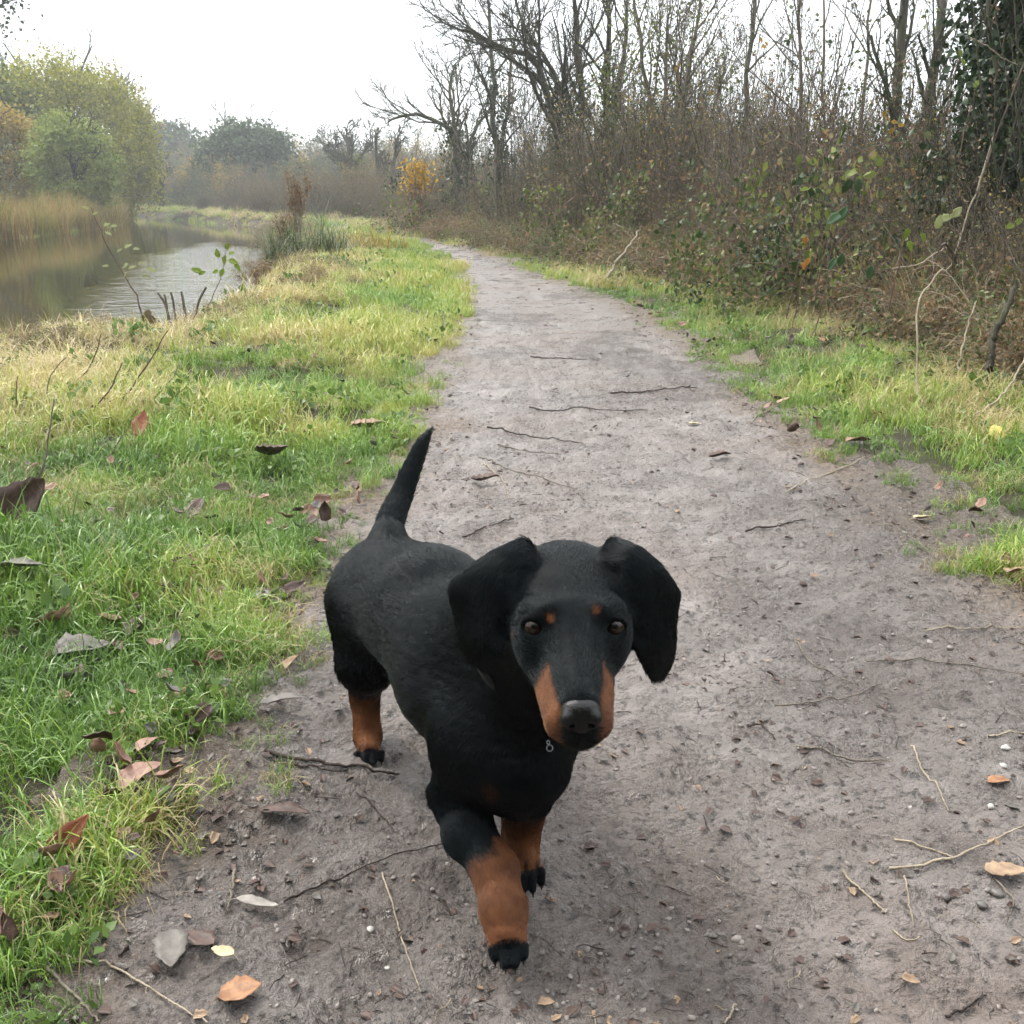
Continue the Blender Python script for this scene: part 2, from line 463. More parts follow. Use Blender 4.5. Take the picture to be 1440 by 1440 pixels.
def put_tree(name, label, loc, wood, bark, leaves=None, cat='tree', group=None, mirror=False):
    """a tree: trunk-and-limb mesh and crown mesh under one Empty"""
    root = empty(name, loc); tag(root, label, cat, group)
    v, q = wood.mesh(*( (wood.minr,) if hasattr(wood, 'minr') else ()))
    link_mesh('trunk', v, q, bark, root)
    if leaves is not None:
        for nm, (lv, lf), m in leaves: link_mesh(nm, lv, lf, m, root, smooth_shade=False)
    return root
def zg(x, y): return float(land(x, y))

def bare_tree(seed, trunks, maxlevel=3, nkids=(4, 6), spread=.55, up=.06, wob=.13, ratio=.60, seg=7, start=.35, minr=.003):
    """trunks: list of (base offset, end offset, radius) - the main stems follow these lines"""
    w = Wood(seed); w.minr = minr
    for pts, r0, r1 in trunks:
        pts = np.array(pts, float); P_ = spline(pts, 12)
        P_[1:-1] += w.rng.normal(0, .018, (10, 3)) * np.linalg.norm(P_[-1] - P_[0]) / 4
        rad = np.linspace(r0, r1, 12); w.tubes.append((P_, rad, 0))
        L = np.linalg.norm(P_[-1] - P_[0])
        n = w.rng.integers(nkids[0] + 4, nkids[1] + 6)
        for k in range(n):
            t = start + (1 - start) * (k + w.rng.random()) / n
            i = min(int(t * 11), 10); q = P_[i] + (P_[i + 1] - P_[i]) * (t * 11 - i)
            dr = unit_(P_[i + 1] - P_[i]); perp = w.rng.normal(0, 1, 3); perp -= dr * (perp @ dr); perp = unit_(perp)
            a = spread * w.rng.uniform(.7, 1.5); nd = dr * math.cos(a) + perp * math.sin(a)
            w.grow(q, nd, L * ratio * w.rng.uniform(.45, .9) * (1.15 - .6 * t), rad[i] * .55, 1, maxlevel, nkids, spread, up, wob, ratio, seg - 1, .2)
    return w
def spline(pts, n):
    a = np.array(pts, float); m = len(a); out = []
    for x in np.linspace(0, m - 1, n):
        i = min(int(x), m - 2); f = x - i
        p0, p1, p2, p3 = a[max(i - 1, 0)], a[i], a[i + 1], a[min(i + 2, m - 1)]
        out.append(0.5 * ((2 * p1) + (-p0 + p2) * f + (2 * p0 - 5 * p1 + 4 * p2 - p3) * f * f + (-p0 + 3 * p1 - 3 * p2 + p3) * f ** 3))
    return np.array(out)
def px_tree(name, label, Y, stems, seed, bark=M_BARK, ivy=None, **kw):
    """stems given as (pixel polyline at distance Y, base radius, tip radius)"""
    base = WY(stems[0][0][0][0], stems[0][0][0][1], Y); base[2] = zg(base[0], base[1])
    tr = []
    for k, (pl, r0, r1) in enumerate(stems):
        pts = [WY(px, py, Y + (k * .13 + j * .05) % .5) for j, (px, py) in enumerate(pl)]
        pts = [np.array([pts[0][0], pts[0][1], base[2] - .05])] + pts
        tr.append(([p - base for p in pts], r0, r1))
    w = bare_tree(seed, tr, **kw)
    leaves = []
    if ivy:
        n, size, r_, tmax, m_ = ivy; rng = w.rng; cs = []
        for pts, r0, r1 in tr:
            P_ = spline(pts, 30)[:int(30 * tmax)]
            idx = rng.integers(0, len(P_), n // len(tr)); t = idx / 30
            cs.append(P_[idx] + rng.normal(0, 1, (len(idx), 3)) * (r_ * (1.1 - .7 * t))[:, None])
        leaves.append(('ivy', leaf_cards(rng, np.concatenate(cs), size), m_))
    return put_tree(name, label, base, w, bark, leaves)

# ---- leafless trees standing in and behind the hedge on the right, far to near
px_tree('bare_tree', 'low forked leafless tree with long arched boughs at the far end of the hedge', 17.5,
        [([(643, 300), (641, 240), (640, 190), (622, 175), (590, 160), (560, 165), (545, 172)], .06, .014),
         ([(655, 300), (656, 235), (664, 190), (680, 165), (690, 150)], .05, .014),
         ([(643, 235), (641, 195), (636, 150), (633, 120), (640, 90)], .05, .015)], 11, M_BARK, ivy=(1600, .07, .13, .55, M_IVY), maxlevel=3, minr=.006, nkids=(3, 5))
px_tree('bare_tree', 'slender upright leafless tree just right of the low forked one', 15.0,
        [([(700, 330), (698, 250), (696, 180), (692, 110), (690, 50), (688, 0), (684, -60)], .05, .014),
         ([(700, 260), (708, 200), (716, 130), (722, 60), (735, 20)], .035, .012)], 12, M_BARK, ivy=(1100, .06, .09, .6, M_IVY), maxlevel=3, minr=.005, nkids=(4, 5), spread=.7)
px_tree('bare_tree', 'leafless tree with an ivied trunk leaning left over the path', 12.8,
        [([(806, 340), (800, 260), (786, 200), (776, 150), (757, 100), (735, 75), (690, 62), (655, 40)], .075, .018),
         ([(806, 280), (800, 200), (798, 150), (770, 90), (740, 40), (720, -20)], .042, .014),
         ([(822, 330), (820, 220), (818, 130), (812, 60), (806, -10), (800, -80)], .052, .02)], 13, M_BARK_D, ivy=(3000, .055, .11, .55, M_IVY), maxlevel=3, minr=.0035, nkids=(5, 7), spread=.6)
px_tree('bare_tree', 'straight thin leafless tree standing right of the leaning ivied tree', 11.6,
        [([(852, 330), (851, 220), (853, 120), (856, 40), (858, -60)], .045, .02),
         ([(868, 330), (862, 240), (868, 140), (880, 60), (884, -20)], .035, .014)], 14, M_BARK_D, ivy=(1300, .05, .07, .7, M_IVY), maxlevel=2, minr=.004)
px_tree('bare_tree', 'bushy thin-stemmed tree keeping sparse green leaves at its top', 10.6,
        [([(930, 360), (925, 250), (915, 150), (900, 60), (890, -30)], .035, .012),
         ([(945, 360), (950, 240), (960, 140), (975, 60), (985, -20)], .035, .012),
         ([(960, 360), (975, 260), (1000, 170), (1020, 90)], .03, .01),
         ([(915, 360), (900, 260), (880, 180), (862, 110)], .03, .01),
         ([(940, 340), (936, 220), (935, 120), (940, 20)], .03, .01)], 15, M_TWIG, ivy=(9000, .034, .30, 1.0, M_BUSH), maxlevel=3, minr=.003, nkids=(4, 6), spread=.45)
px_tree('bare_tree', 'single straight bare pole-like stem against the white sky', 9.4,
        [([(1046, 330), (1048, 220), (1052, 120), (1060, 20), (1068, -80)], .030, .014)], 16, M_BARK, maxlevel=2, minr=.003, start=.6, ratio=.3)
px_tree('bare_tree', 'thin twiggy sapling between the bare pole and the pair of stout trunks', 8.2,
        [([(1140, 330), (1132, 230), (1126, 130), (1122, 30), (1126, -60)], .020, .008),
         ([(1170, 340), (1163, 230), (1160, 120), (1158, -20)], .018, .007),
         ([(1200, 350), (1205, 230), (1215, 110), (1225, 0)], .022, .009)], 17, M_TWIG, ivy=(420, .04, .12, .95, M_BRAM), maxlevel=3, minr=.0022, nkids=(3, 5))
px_tree('bare_tree', 'left of the two stout grey trunks near the dark ivied tree', 7.4,
        [([(1255, 420), (1258, 300), (1260, 190), (1264, 90), (1272, 0), (1276, -90)], .042, .026)], 18, M_BARK, ivy=(260, .04, .10, .9, M_BRAM), maxlevel=3, minr=.0022, nkids=(4, 5), ratio=.35)
px_tree('bare_tree', 'right of the two stout grey trunks, leaning slightly right', 7.1,
        [([(1292, 430), (1290, 300), (1298, 200), (1312, 100), (1326, 10), (1338, -70)], .042, .025),
         ([(1290, 300), (1275, 200), (1245, 120), (1225, 50)], .022, .01)], 19, M_BARK, ivy=(260, .04, .10, .9, M_BRAM), maxlevel=3, minr=.0022, nkids=(4, 6), ratio=.35)
px_tree('bare_tree', 'tall thorny leafless stem at the right edge of the picture', 5.2,
        [([(1420, 600), (1415, 430), (1425, 260), (1400, 120), (1390, -20)], .03, .012),
         ([(1450, 560), (1470, 380), (1440, 200), (1450, 40)], .028, .010)], 20, M_BARK, maxlevel=3, minr=.0018, nkids=(4, 6), ratio=.33, spread=.8)

# dark ivy-clad tree at the right
w = Wood(31); w.minr = .004
base = G(1395, 540, .1); Yi = 5.5
base = WY(1412, 420, Yi); base[2] = zg(base[0], base[1])
for dx, r in ((0, .12), (.25, .08), (-.12, .05)):
    w.tubes.append((spline([[dx, 0, -.1], [dx, .05, .8], [dx * 1.3 + .03, 0, 1.7], [dx * 1.6 + .05, .1, 2.8]], 12), np.linspace(r, r * .6, 12), 0))
for k in range(26):
    z = w.rng.uniform(.5, 2.7); a = w.rng.uniform(0, 6.28)
    w.grow([0, 0, z], [math.cos(a), math.sin(a), .25], .55, .012, 1, 2, (3, 4))
cs = []
rng = w.rng
for k in range(360):
    z = rng.uniform(.05, 2.6); a = rng.uniform(0, 6.28); R_ = rng.uniform(.08, .44) * (1.0 if z > .7 else 1.1) + .07 * vnoise(a, z * 2, 0, 3)
    c = np.array([math.cos(a) * R_ + .12, math.sin(a) * R_, z])
    cs.append(c + rng.normal(0, 1, (120, 3)) * [.085, .085, .10])
put_tree('ivy_tree', 'tall dark tree trunk smothered in ivy at the right', base, w, M_BARK_D, [('ivy', leaf_cards(rng, np.concatenate(cs), .040, 0, .85), M_IVY)])

# ---- woody tangle of the hedge: bare shrubs nobody could count, set out along the verge
SRC = bpy.data.collections.new('plant_sources')
def source(name, v, f, mat, smooth_shade=False):
    o = link_mesh(name, v, f, mat, smooth_shade=smooth_shade); COL.objects.unlink(o); return o
def source_multi(name, parts):
    V = []; F = []; FM = []; n = 0; mats = []
    for v, f, m in parts:
        if f.shape[1] == 4: f = np.concatenate([f[:, :3], f[:, [0, 2, 3]]])
        V.append(v); F.append(f + n); n += len(v)
        FM.append(np.full(len(f), len(mats))); mats.append(m)
    o = link_mesh(name, np.concatenate(V), np.concatenate(F), mats=mats, face_mat=np.concatenate(FM), smooth_shade=False)
    COL.objects.unlink(o); return o
def scatter(name, label, cat, sources, pos, rot, scl, idx, tint=None, kind='stuff', parent=None):
    """one object: every point carries one of the sources"""
    o = link_mesh(name, pos, np.zeros((0, 3), np.int32)) if False else None
    me = bpy.data.meshes.new(name); me.vertices.add(len(pos)); me.vertices.foreach_set('co', np.asarray(pos, np.float32).ravel()); me.update()
    o = bpy.data.objects.new(name, me); COL.objects.link(o)
    point_attr(o, 'rot', rot, 'FLOAT_VECTOR'); point_attr(o, 'scl', scl, 'FLOAT_VECTOR'); point_attr(o, 'idx', idx, 'INT')
    if tint is not None: point_attr(o, 'tint', tint)
    c = bpy.data.collections.new(name + '_sources')
    for s in sources: c.objects.link(s)
    ng = bpy.data.node_groups.new(name + '_nodes', 'GeometryNodeTree')
    ng.interface.new_socket('Geometry', in_out='INPUT', socket_type='NodeSocketGeometry')
    ng.interface.new_socket('Geometry', in_out='OUTPUT', socket_type='NodeSocketGeometry')
    N = ng.nodes; gi = N.new('NodeGroupInput'); go = N.new('NodeGroupOutput')
    ci = N.new('GeometryNodeCollectionInfo'); ci.inputs['Collection'].default_value = c
    ci.inputs['Separate Children'].default_value = True; ci.inputs['Reset Children'].default_value = True
    ip = N.new('GeometryNodeInstanceOnPoints'); ip.inputs['Pick Instance'].default_value = True
    def na(nm, ty):
        a = N.new('GeometryNodeInputNamedAttribute'); a.data_type = ty; a.inputs['Name'].default_value = nm; return a.outputs['Attribute']
    L_ = ng.links
    L_.new(gi.outputs[0], ip.inputs['Points']); L_.new(ci.outputs[0], ip.inputs['Instance'])
    L_.new(na('idx', 'INT'), ip.inputs['Instance Index'])
    L_.new(na('rot', 'FLOAT_VECTOR'), ip.inputs['Rotation']); L_.new(na('scl', 'FLOAT_VECTOR'), ip.inputs['Scale'])
    L_.new(ip.outputs[0], go.inputs[0])
    md = o.modifiers.new('scatter', 'NODES'); md.node_group = ng
    tag(o, label, cat, kind=kind)
    return o

shrubs = []
for k in range(5):
    w = Wood(100 + k); rng = w.rng
    for j in range(13):
        a = rng.uniform(0, 6.28); r = rng.uniform(0, .22)
        w.grow([r * math.cos(a), r * math.sin(a), -.05], [.35 * math.cos(a), .35 * math.sin(a), 1], rng.uniform(.8, 1.35), .010, 1, 3, (4, 6), .55, .10, .16, .55, 6, .15)
    v, q = w.mesh(.0016, (5, 4, 3, 3))
    tips = np.array([t[0] for t in w.tips]); pick = tips[rng.integers(0, len(tips), 520)]
    lv, lf = leaf_cards(rng, pick, .024, .03)
    lv2, lf2 = leaf_cards(rng, tips[rng.integers(0, len(tips), 260)], .028, .04)
    shrubs.append(source_multi('shrub', [(v, q, (M_TWIG, M_BARK, M_TWIG, M_TWIG, M_BARK)[k]), (lv, lf, M_DEAD), (lv2, lf2, (M_BRAM, M_RUST, M_BRAM, M_OCHRE, M_STRAWL)[k])]))
HEDGE = np.array([(2.05, 0.5), (1.95, 2.0), (1.75, 3.2), (1.62, 4.6), (1.58, 5.6), (1.42, 6.6), (1.12, 8.0), (.72, 9.6), (.28, 11.3), (-.35, 13.6), (-.95, 16.0), (-1.9, 19.0), (-3.6, 23), (-5.6, 27.5), (-9, 35), (-14, 45)])
def hedge_x(y): return np.interp(y, HEDGE[:, 1], HEDGE[:, 0])
rng = np.random.default_rng(55)
pos = []; scl = []
for k in range(520):
    y = 2.5 + 40 * rng.random() ** 1.6 if k > 70 else rng.uniform(-9, 2.5)
    dep = .30 + 2.3 * rng.random() ** 1.3
    x = hedge_x(y) + dep
    h = rng.uniform(.62, 1.02) * (.50 + .17 * dep) * (1.0 + .05 * (y - 5) * (y < 14))
    if y > 20: h *= rng.uniform(.9, 1.3)
    pos.append((x, y, zg(x, y) - .05)); scl.append((h * rng.uniform(.8, 1.1), h * rng.uniform(.8, 1.1), h))
pos = np.array(pos); scl = np.array(scl); n = len(pos)
rot = np.stack([rng.normal(0, .08, n), rng.normal(0, .08, n), rng.uniform(0, 6.28, n)], 1)
# bushier humps in the hedge line, and thin whips reaching above it
for k in range(70):
    y = rng.choice([3.2, 5.4, 7.6, 9.6, 10.6, 12.4]) + rng.normal(0, .45)
    x = hedge_x(y) + rng.uniform(.5, 2.2); h = rng.uniform(.8, 1.15) * np.interp(y, [3, 6, 10], [.7, .85, 1.15])
    pos = np.vstack([pos, [x, y, zg(x, y) - .05]]); scl = np.vstack([scl, [h * .8, h * .8, h]])
n = len(pos); rot = np.stack([rng.normal(0, .08, n), rng.normal(0, .08, n), rng.uniform(0, 6.28, n)], 1)
scatter('hedge_tangle', 'brown tangle of leafless hedge twigs along the right of the path', 'hedge', shrubs, pos, rot, scl, rng.integers(0, 5, n))

M_SHOOT_ = bark_material('bramble_cane', (.10, .065, .050), (.24, .17, .13))
whips = []
for k in range(4):
    w = Wood(150 + k); rw = w.rng
    for j in range(3): w.grow([rw.normal(0, .12), rw.normal(0, .12), -.05], [rw.normal(0, .16), rw.normal(0, .16), 1], rw.uniform(1.7, 2.6), .009, 1, 3, (5, 8), .55, .05, .07, .30, 9, .15)
    v, q = w.mesh(.0016, (5, 4, 3, 3)); tips = np.array([t[0] for t in w.tips])
    lv, lf = leaf_cards(rw, tips[rw.integers(0, len(tips), 170)], .026, .01)
    whips.append(source_multi('whip', [(v, q, (M_TWIG, M_BARK_D, M_BARK, M_TWIG)[k]), (lv, lf, (M_DEAD, M_BRAM, M_IVY, M_RUST)[k])]))
pos = []; scl = []
for k in range(95):
    y = 2.6 + 16 * rng.random() ** 1.1; x = hedge_x(y) + rng.uniform(.4, 2.6); h = rng.uniform(.55, 1.05) * np.interp(y, [2, 8, 18], [.8, 1.0, 1.1])
    pos.append((x, y, zg(x, y) - .05)); scl.append((h, h, h))
n = len(pos); rot = np.stack([rng.normal(0, .10, n), rng.normal(0, .10, n), rng.uniform(0, 6.28, n)], 1)
scatter('hedge_whips', 'thin bare whips and saplings reaching above the hedge', 'hedge', whips, np.array(pos), rot, np.array(scl), rng.integers(0, 4, n))

mounds = []
for k in range(3):
    w = Wood(170 + k); rw = w.rng
    for j in range(9):
        a = rw.uniform(0, 6.28); w.grow([rw.normal(0, .08), rw.normal(0, .08), -.02], [.7 * math.cos(a), .7 * math.sin(a), 1], rw.uniform(.6, 1.0), .004, 1, 2, (3, 5), .6, -.20, .12, .5, 8, .2)
    v, q = w.mesh(.0011, (4, 3, 3)); tips = np.array([t[0] for t in w.tips])
    c_ = tips[rw.integers(0, len(tips), 760)]
    lv, lf = leaf_cards(rw, c_, .027, .03, .7)
    lv2, lf2 = leaf_cards(rw, tips[rw.integers(0, len(tips), 260)], .024, .03, .7)
    mounds.append(source_multi('mound', [(v, q, M_SHOOT_), (lv, lf, (M_BUSH, M_IVY, M_BRAM)[k]), (lv2, lf2, (M_STRAWL, M_BRAM, M_RUST)[k])]))
pos = []; scl = []
for k in range(185):
    y = 4.2 + 16 * rng.random() ** 1.2; x = hedge_x(y) + rng.uniform(.15, 1.3); h = rng.uniform(.55, 1.25)
    if vnoise(y * .9, x * .5, 0, 91) < .0: continue
    h *= 1.25
    pos.append((x, y, zg(x, y) - .05)); scl.append((h, h, h * rng.uniform(.9, 1.8)))
n = len(pos); rot = np.stack([rng.normal(0, .10, n), rng.normal(0, .10, n), rng.uniform(0, 6.28, n)], 1)
scatter('bramble_mounds', 'green and dark bramble mounds growing through the hedge', 'undergrowth', mounds, np.array(pos), rot, np.array(scl), rng.integers(0, 3, n))
# ------------------------------------------------------------------ far and middle trees
def crown_blob(rng, c, rad, n_clump, per, size, clump=.16, flat=1.0, shell=.55, droop=0):
    """leaves gathered in clumps through an ellipsoid, uneven at its edge"""
    rad = np.array(rad, float); cs = []
    for k in range(n_clump):
        d = unit_(rng.normal(0, 1, 3)); r = rng.uniform(shell, 1.0) ** .7
        r *= 1 + .16 * vnoise(d[0] * 2.2 + c[0], d[1] * 2.2, d[2] * 2.2, 4)
        q = np.array(c) + d * rad * r
        s = clump * rad.mean() * rng.uniform(.6, 1.4)
        pts = q + rng.normal(0, 1, (per, 3)) * [s, s, s * (.7 + droop)]
        if droop: pts[:, 2] -= rng.random(per) * s * droop * 2
        cs.append(pts)
    return leaf_cards(rng, np.concatenate(cs), size, 0, .75)
def leafy_tree(name, label, px, Y, top_px, half_w_px, mat, seed, base_px=None, clumps=150, per=60, size=.10, droop=0, shell=.5, bark=M_BARK_D, two=None, group=None, low=.15, clump=.16, depth=1.0):
    rng = np.random.default_rng(seed)
    top = WY(px, top_px, Y); x, y = WY(px, 290, Y)[0], Y
    z0 = max(zg(x, y), WATER_Z); H = top[2] - z0; R_ = half_w_px / FPX * Y
    w = Wood(seed); w.minr = .012
    w.tubes.append((spline([[0, 0, -.3], [.03 * H, 0, H * .3], [-.02 * H, 0.02 * H, H * .6], [0, 0, H * .85]], 10), np.linspace(.035 * H, .008 * H, 10), 0))
    for k in range(9):
        t = rng.uniform(.25, .75); a = rng.uniform(0, 6.28)
        w.grow([0, 0, H * t], [math.cos(a), math.sin(a), .8], min(R_, H * .5) * 1.05, .012 * H, 1, 3, (3, 4), .5, .1, .14, .6, 5)
    c = [0, 0, H * (.5 + low / 2)]; rad = [R_, R_ * depth, H * (.5 - low / 2)]
    leaves = [('crown', crown_blob(rng, c, rad, clumps, per, size, clump, 1, shell, droop), mat)]
    if two is not None:
        leaves.append(('crown', crown_blob(rng, [0, 0, H * .55], [R_ * .98, R_ * depth, H * .45], clumps // 3, per, size, clump, 1, .8), two))
    return put_tree(name, label, (x, y, z0), w, bark, leaves, 'tree', group)

M_FRESH = leaf_material('fresh_leaf', (.11, .155, .030), (.27, .31, .075), .55, .45, .9)
leafy_tree('willow_tree', 'big domed yellow-green willow overhanging the far side of the canal', 102, 40, 92, 112, M_WILLOW, 201, clumps=560, per=150, size=.10, droop=1.0, low=-.04, clump=.075, shell=.78)
leafy_tree('willow_tree', 'olive willow at the left edge, beside the big domed willow', -28, 38, 86, 112, M_BUSH, 202, clumps=460, per=80, size=.13, low=0, clump=.10, shell=.7, two=M_WILLOW)
leafy_tree('bush', 'rounded mid-green bush in front of the domed willow', 108, 31, 158, 54, M_FRESH, 203, clumps=260, per=70, size=.085, low=0, clump=.12, shell=.6)
leafy_tree('bush', 'ochre-leaved bush at the left edge above the canal reeds', 14, 32, 150, 52, M_OCHRE, 204, clumps=240, per=70, size=.085, low=0, clump=.12, shell=.6)
leafy_tree('autumn_tree', 'thin rust-leaved tree rising behind the top of the willow', 172, 48, 84, 46, M_RUST, 205, clumps=70, per=26, size=.11, low=.1, shell=.3, clump=.12)
leafy_tree('autumn_tree', 'second rust-leaved tree behind the right shoulder of the willow', 212, 52, 122, 26, M_RUST, 206, clumps=48, per=22, size=.11, low=.1, shell=.3, clump=.12)
leafy_tree('oak_tree', 'round dark green tree above the far bank of the canal', 350, 52, 172, 62, M_TEAL, 207, clumps=230, per=60, size=.20, low=.05, shell=.6, clump=.13)
leafy_tree('oak_tree', 'hazy blue-green tree on the rise left of the round dark green tree', 262, 74, 180, 42, M_TEAL, 208, clumps=150, per=40, size=.30, low=.0, shell=.6, clump=.16)
leafy_tree('autumn_tree', 'russet tree below and left of the round dark green tree', 325, 56, 206, 30, M_RUST, 209, clumps=100, per=34, size=.12, low=.15, shell=.3)
leafy_tree('autumn_tree', 'pale ochre tree between the russet tree and the willow', 285, 54, 224, 26, M_OCHRE, 210, clumps=80, per=28, size=.12, low=.2, shell=.3)
leafy_tree('autumn_tree', 'buff-leaved tree right of the round dark green tree', 432, 62, 212, 34, M_OCHRE, 211, clumps=70, per=26, size=.13, low=.1, shell=.3)
px_tree('bare_tree', 'ivy-stemmed leafless tree with a wide crown above the reed clump', 36,
        [([(497, 310), (497, 280), (494, 240), (490, 205), (486, 190)], .16, .05), ([(495, 250), (510, 215), (524, 200)], .08, .03), ([(494, 245), (475, 215), (462, 200)], .08, .03)],
        212, M_BARK, ivy=(1500, .12, .16, .6, M_BUSH), maxlevel=3, minr=.012, nkids=(4, 6), spread=.8)
px_tree('bare_tree', 'leafless tree left of the yellow-leaved shrub, standing behind the hedge', 30,
        [([(535, 315), (534, 270), (530, 230), (528, 190)], .09, .03), ([(545, 315), (548, 260), (556, 215), (560, 190)], .07, .03)],
        213, M_BARK, maxlevel=3, minr=.010, nkids=(4, 6), spread=.7)
px_tree('bare_tree', 'dark-trunked bare tree at the end of the far bank beside the willow', 50,
        [([(228, 300), (226, 270), (224, 235), (220, 210)], .18, .06)], 214, M_BARK_D, maxlevel=3, minr=.014, nkids=(4, 6), spread=.7)
px_tree('bare_tree', 'dark-trunked tree before the russet tree on the far bank', 50,
        [([(327, 300), (326, 270), (325, 235), (323, 215)], .14, .06)], 215, M_BARK_D, ivy=(900, .14, .22, .9, M_OCHRE), maxlevel=3, minr=.014, nkids=(4, 6), spread=.7)
# overhanging bough at the top left: its tree stands out of the picture on the far side
leafy_tree('tall_tree', 'tree whose green leafy boughs hang into the top left corner', -112, 20, -420, 170, M_TEAL, 216, clumps=300, per=55, size=.085, low=.2, shell=.45, clump=.085, depth=.8)
# yellow shrub
rngy = np.random.default_rng(61)
yb = WY(588, 300, 17.6); yb[2] = zg(yb[0], yb[1])
w = Wood(61); w.minr = .004
for k in range(7): w.grow([w.rng.uniform(-.12, .12), 0, 0], [w.rng.uniform(-.2, .2), w.rng.uniform(-.2, .2), 1], 1.15, .012, 1, 2, (3, 4), .35)
H_ = .65 + (275 - 232) / FPX * 17.6 - yb[2]
cs = np.stack([rngy.normal(0, .10, 420) + .05 * rngy.integers(-2, 3, 420), rngy.normal(0, .12, 420), rngy.uniform(.50, 1.0, 420) ** .8 * H_], 1)
cs2 = np.stack([rngy.normal(0, .11, 260), rngy.normal(0, .12, 260), rngy.uniform(.1, .7, 260) * H_], 1)
put_tree('yellow_shrub', 'small shrub with bright yellow leaves where the path disappears', yb, w, M_TWIG, [('crown', leaf_cards(rngy, cs, .075), M_YELLOW), ('crown', leaf_cards(rngy, cs2, .07), M_RUST)], 'shrub')

# far wood: masses of bare and rusty scrub beyond the canal and the end of the path
thick = []
for k in range(4):
    w = Wood(300 + k); rng = w.rng
    for j in range(7):
        a = rng.uniform(0, 6.28); r = rng.uniform(0, .9)
        w.grow([r * math.cos(a), r * math.sin(a), -.2], [.22 * math.cos(a), .22 * math.sin(a), 1], rng.uniform(2.2, 3.4), .045, 1, 3, (4, 6), .5, .08, .13, .55, 6, .2)
    v, q = w.mesh(.010, (5, 4, 3, 3)); tips = np.array([t[0] for t in w.tips])
    lv, lf = leaf_cards(rng, tips[rng.integers(0, len(tips), 1500)], .10, .14)
    low = np.stack([rng.normal(0, .9, 1300), rng.normal(0, .9, 1300), rng.uniform(0, 1.5, 1300)], 1)
    lv2, lf2 = leaf_cards(rng, low, .12)
    thick.append(source_multi('thicket', [(v, q, M_TWIG), (lv, lf, (M_TEAL, M_DEAD, M_OCHRE, M_TEAL)[k]), (lv2, lf2, (M_BUSH, M_OCHRE, M_TEAL, M_DEAD)[k])]))
rng = np.random.default_rng(77); pos = []; scl = []
far_line = np.array([(-50, 88), (-34, 76), (-20, 56), (-12.5, 46), (-9, 42), (-5.5, 34), (-3.6, 30), (-1.5, 27), (2, 26), (8, 26), (20, 30)])
seglen = np.r_[0, np.cumsum(np.linalg.norm(np.diff(far_line, axis=0), axis=1))]
for k in range(620):
    s = rng.random() * seglen[-1]
    x = np.interp(s, seglen, far_line[:, 0]); y = np.interp(s, seglen, far_line[:, 1])
    b = rng.random() ** 1.5 * 16; x += b * .25 + rng.normal(0, .5); y += b + .6
    if poly_sd(x, y, WPOLY) < .6: continue
    h = rng.uniform(.40, .85) * (1 + .055 * b) * np.interp(y, [26, 45, 80], [.36, .62, .95])
    pos.append((x, y, zg(x, y) - .1)); scl.append((h, h, h))
n = len(pos); rot = np.stack([np.zeros(n), np.zeros(n), rng.uniform(0, 6.28, n)], 1)
scatter('far_wood', 'hazy brown wood of bare trees beyond the canal bend', 'wood', thick, np.array(pos), rot, np.array(scl), rng.integers(0, 4, n))
pos = []; scl = []
for k in range(260):
    x = rng.uniform(-60, -9.9); y = rng.uniform(18, 75)
    s = poly_sd(x, y, WPOLY)
    if s < .8 or x > -10 or s > 14 or (x > np.interp(y, [20, 31, 43, 52, 66], [-10.6, -11.6, -15.2, -22, -34]) - .6): continue
    h = rng.uniform(.35, .8); pos.append((x, y, zg(x, y) - .1)); scl.append((h, h, h))
n = len(pos); rot = np.stack([np.zeros(n), np.zeros(n), rng.uniform(0, 6.28, n)], 1)
scatter('left_wood', 'scrub filling the ground behind the bushes across the canal', 'wood', thick, np.array(pos), rot, np.array(scl), rng.integers(0, 4, n))

# unseen scrub added behind the viewer to keep sky off the dog's eyes and front
rng = np.random.default_rng(79); pos = []; scl = []
for k in range(90):
    x = rng.uniform(-12, 14); y = rng.uniform(-13, -7.5); h = rng.uniform(.9, 1.5) * (2.1 if k % 3 == 0 else 1.0); pos.append((x, y, -.1)); scl.append((h, h, h))
n = len(pos); rot = np.stack([np.zeros(n), np.zeros(n), rng.uniform(0, 6.28, n)], 1)
scatter('rear_sky_screen', 'unseen scrub added behind the viewer as a screen against the sky', 'scrub', thick, np.array(pos), rot, np.array(scl), rng.integers(0, 4, n))

# hills closing the view
hx = np.linspace(-260, 260, 80); hy = np.linspace(150, 420, 24); HXX, HYY = np.meshgrid(hx, hy, indexing='ij')
HZ = (smooth(150, 260, HYY) * (3.5 + 7.5 * np.exp(-((HXX + 82) / 38) ** 2) + 2 * vnoise(HXX / 40, HYY / 60, 0, 71)) + 1.6 * vnoise(HXX / 7, HYY / 14, 0, 72)) * smooth(262, 200, np.abs(HXX)) - .5
ii = np.arange(80 * 24).reshape(80, 24)
hq = np.stack([ii[:-1, :-1].ravel(), ii[1:, :-1].ravel(), ii[1:, 1:].ravel(), ii[:-1, 1:].ravel()], 1)
nt = NT('hill_cover'); hc_ = nt.ramp(nt.noise(nt.coord('Object'), .12, 4), [(.35, (.035, .050, .022)), (.65, (.085, .085, .045))])
tag(link_mesh('hills', np.stack([HXX, HYY, HZ], -1).reshape(-1, 3), hq, nt.done(nt.principled(hc_, .9))), kind='structure')

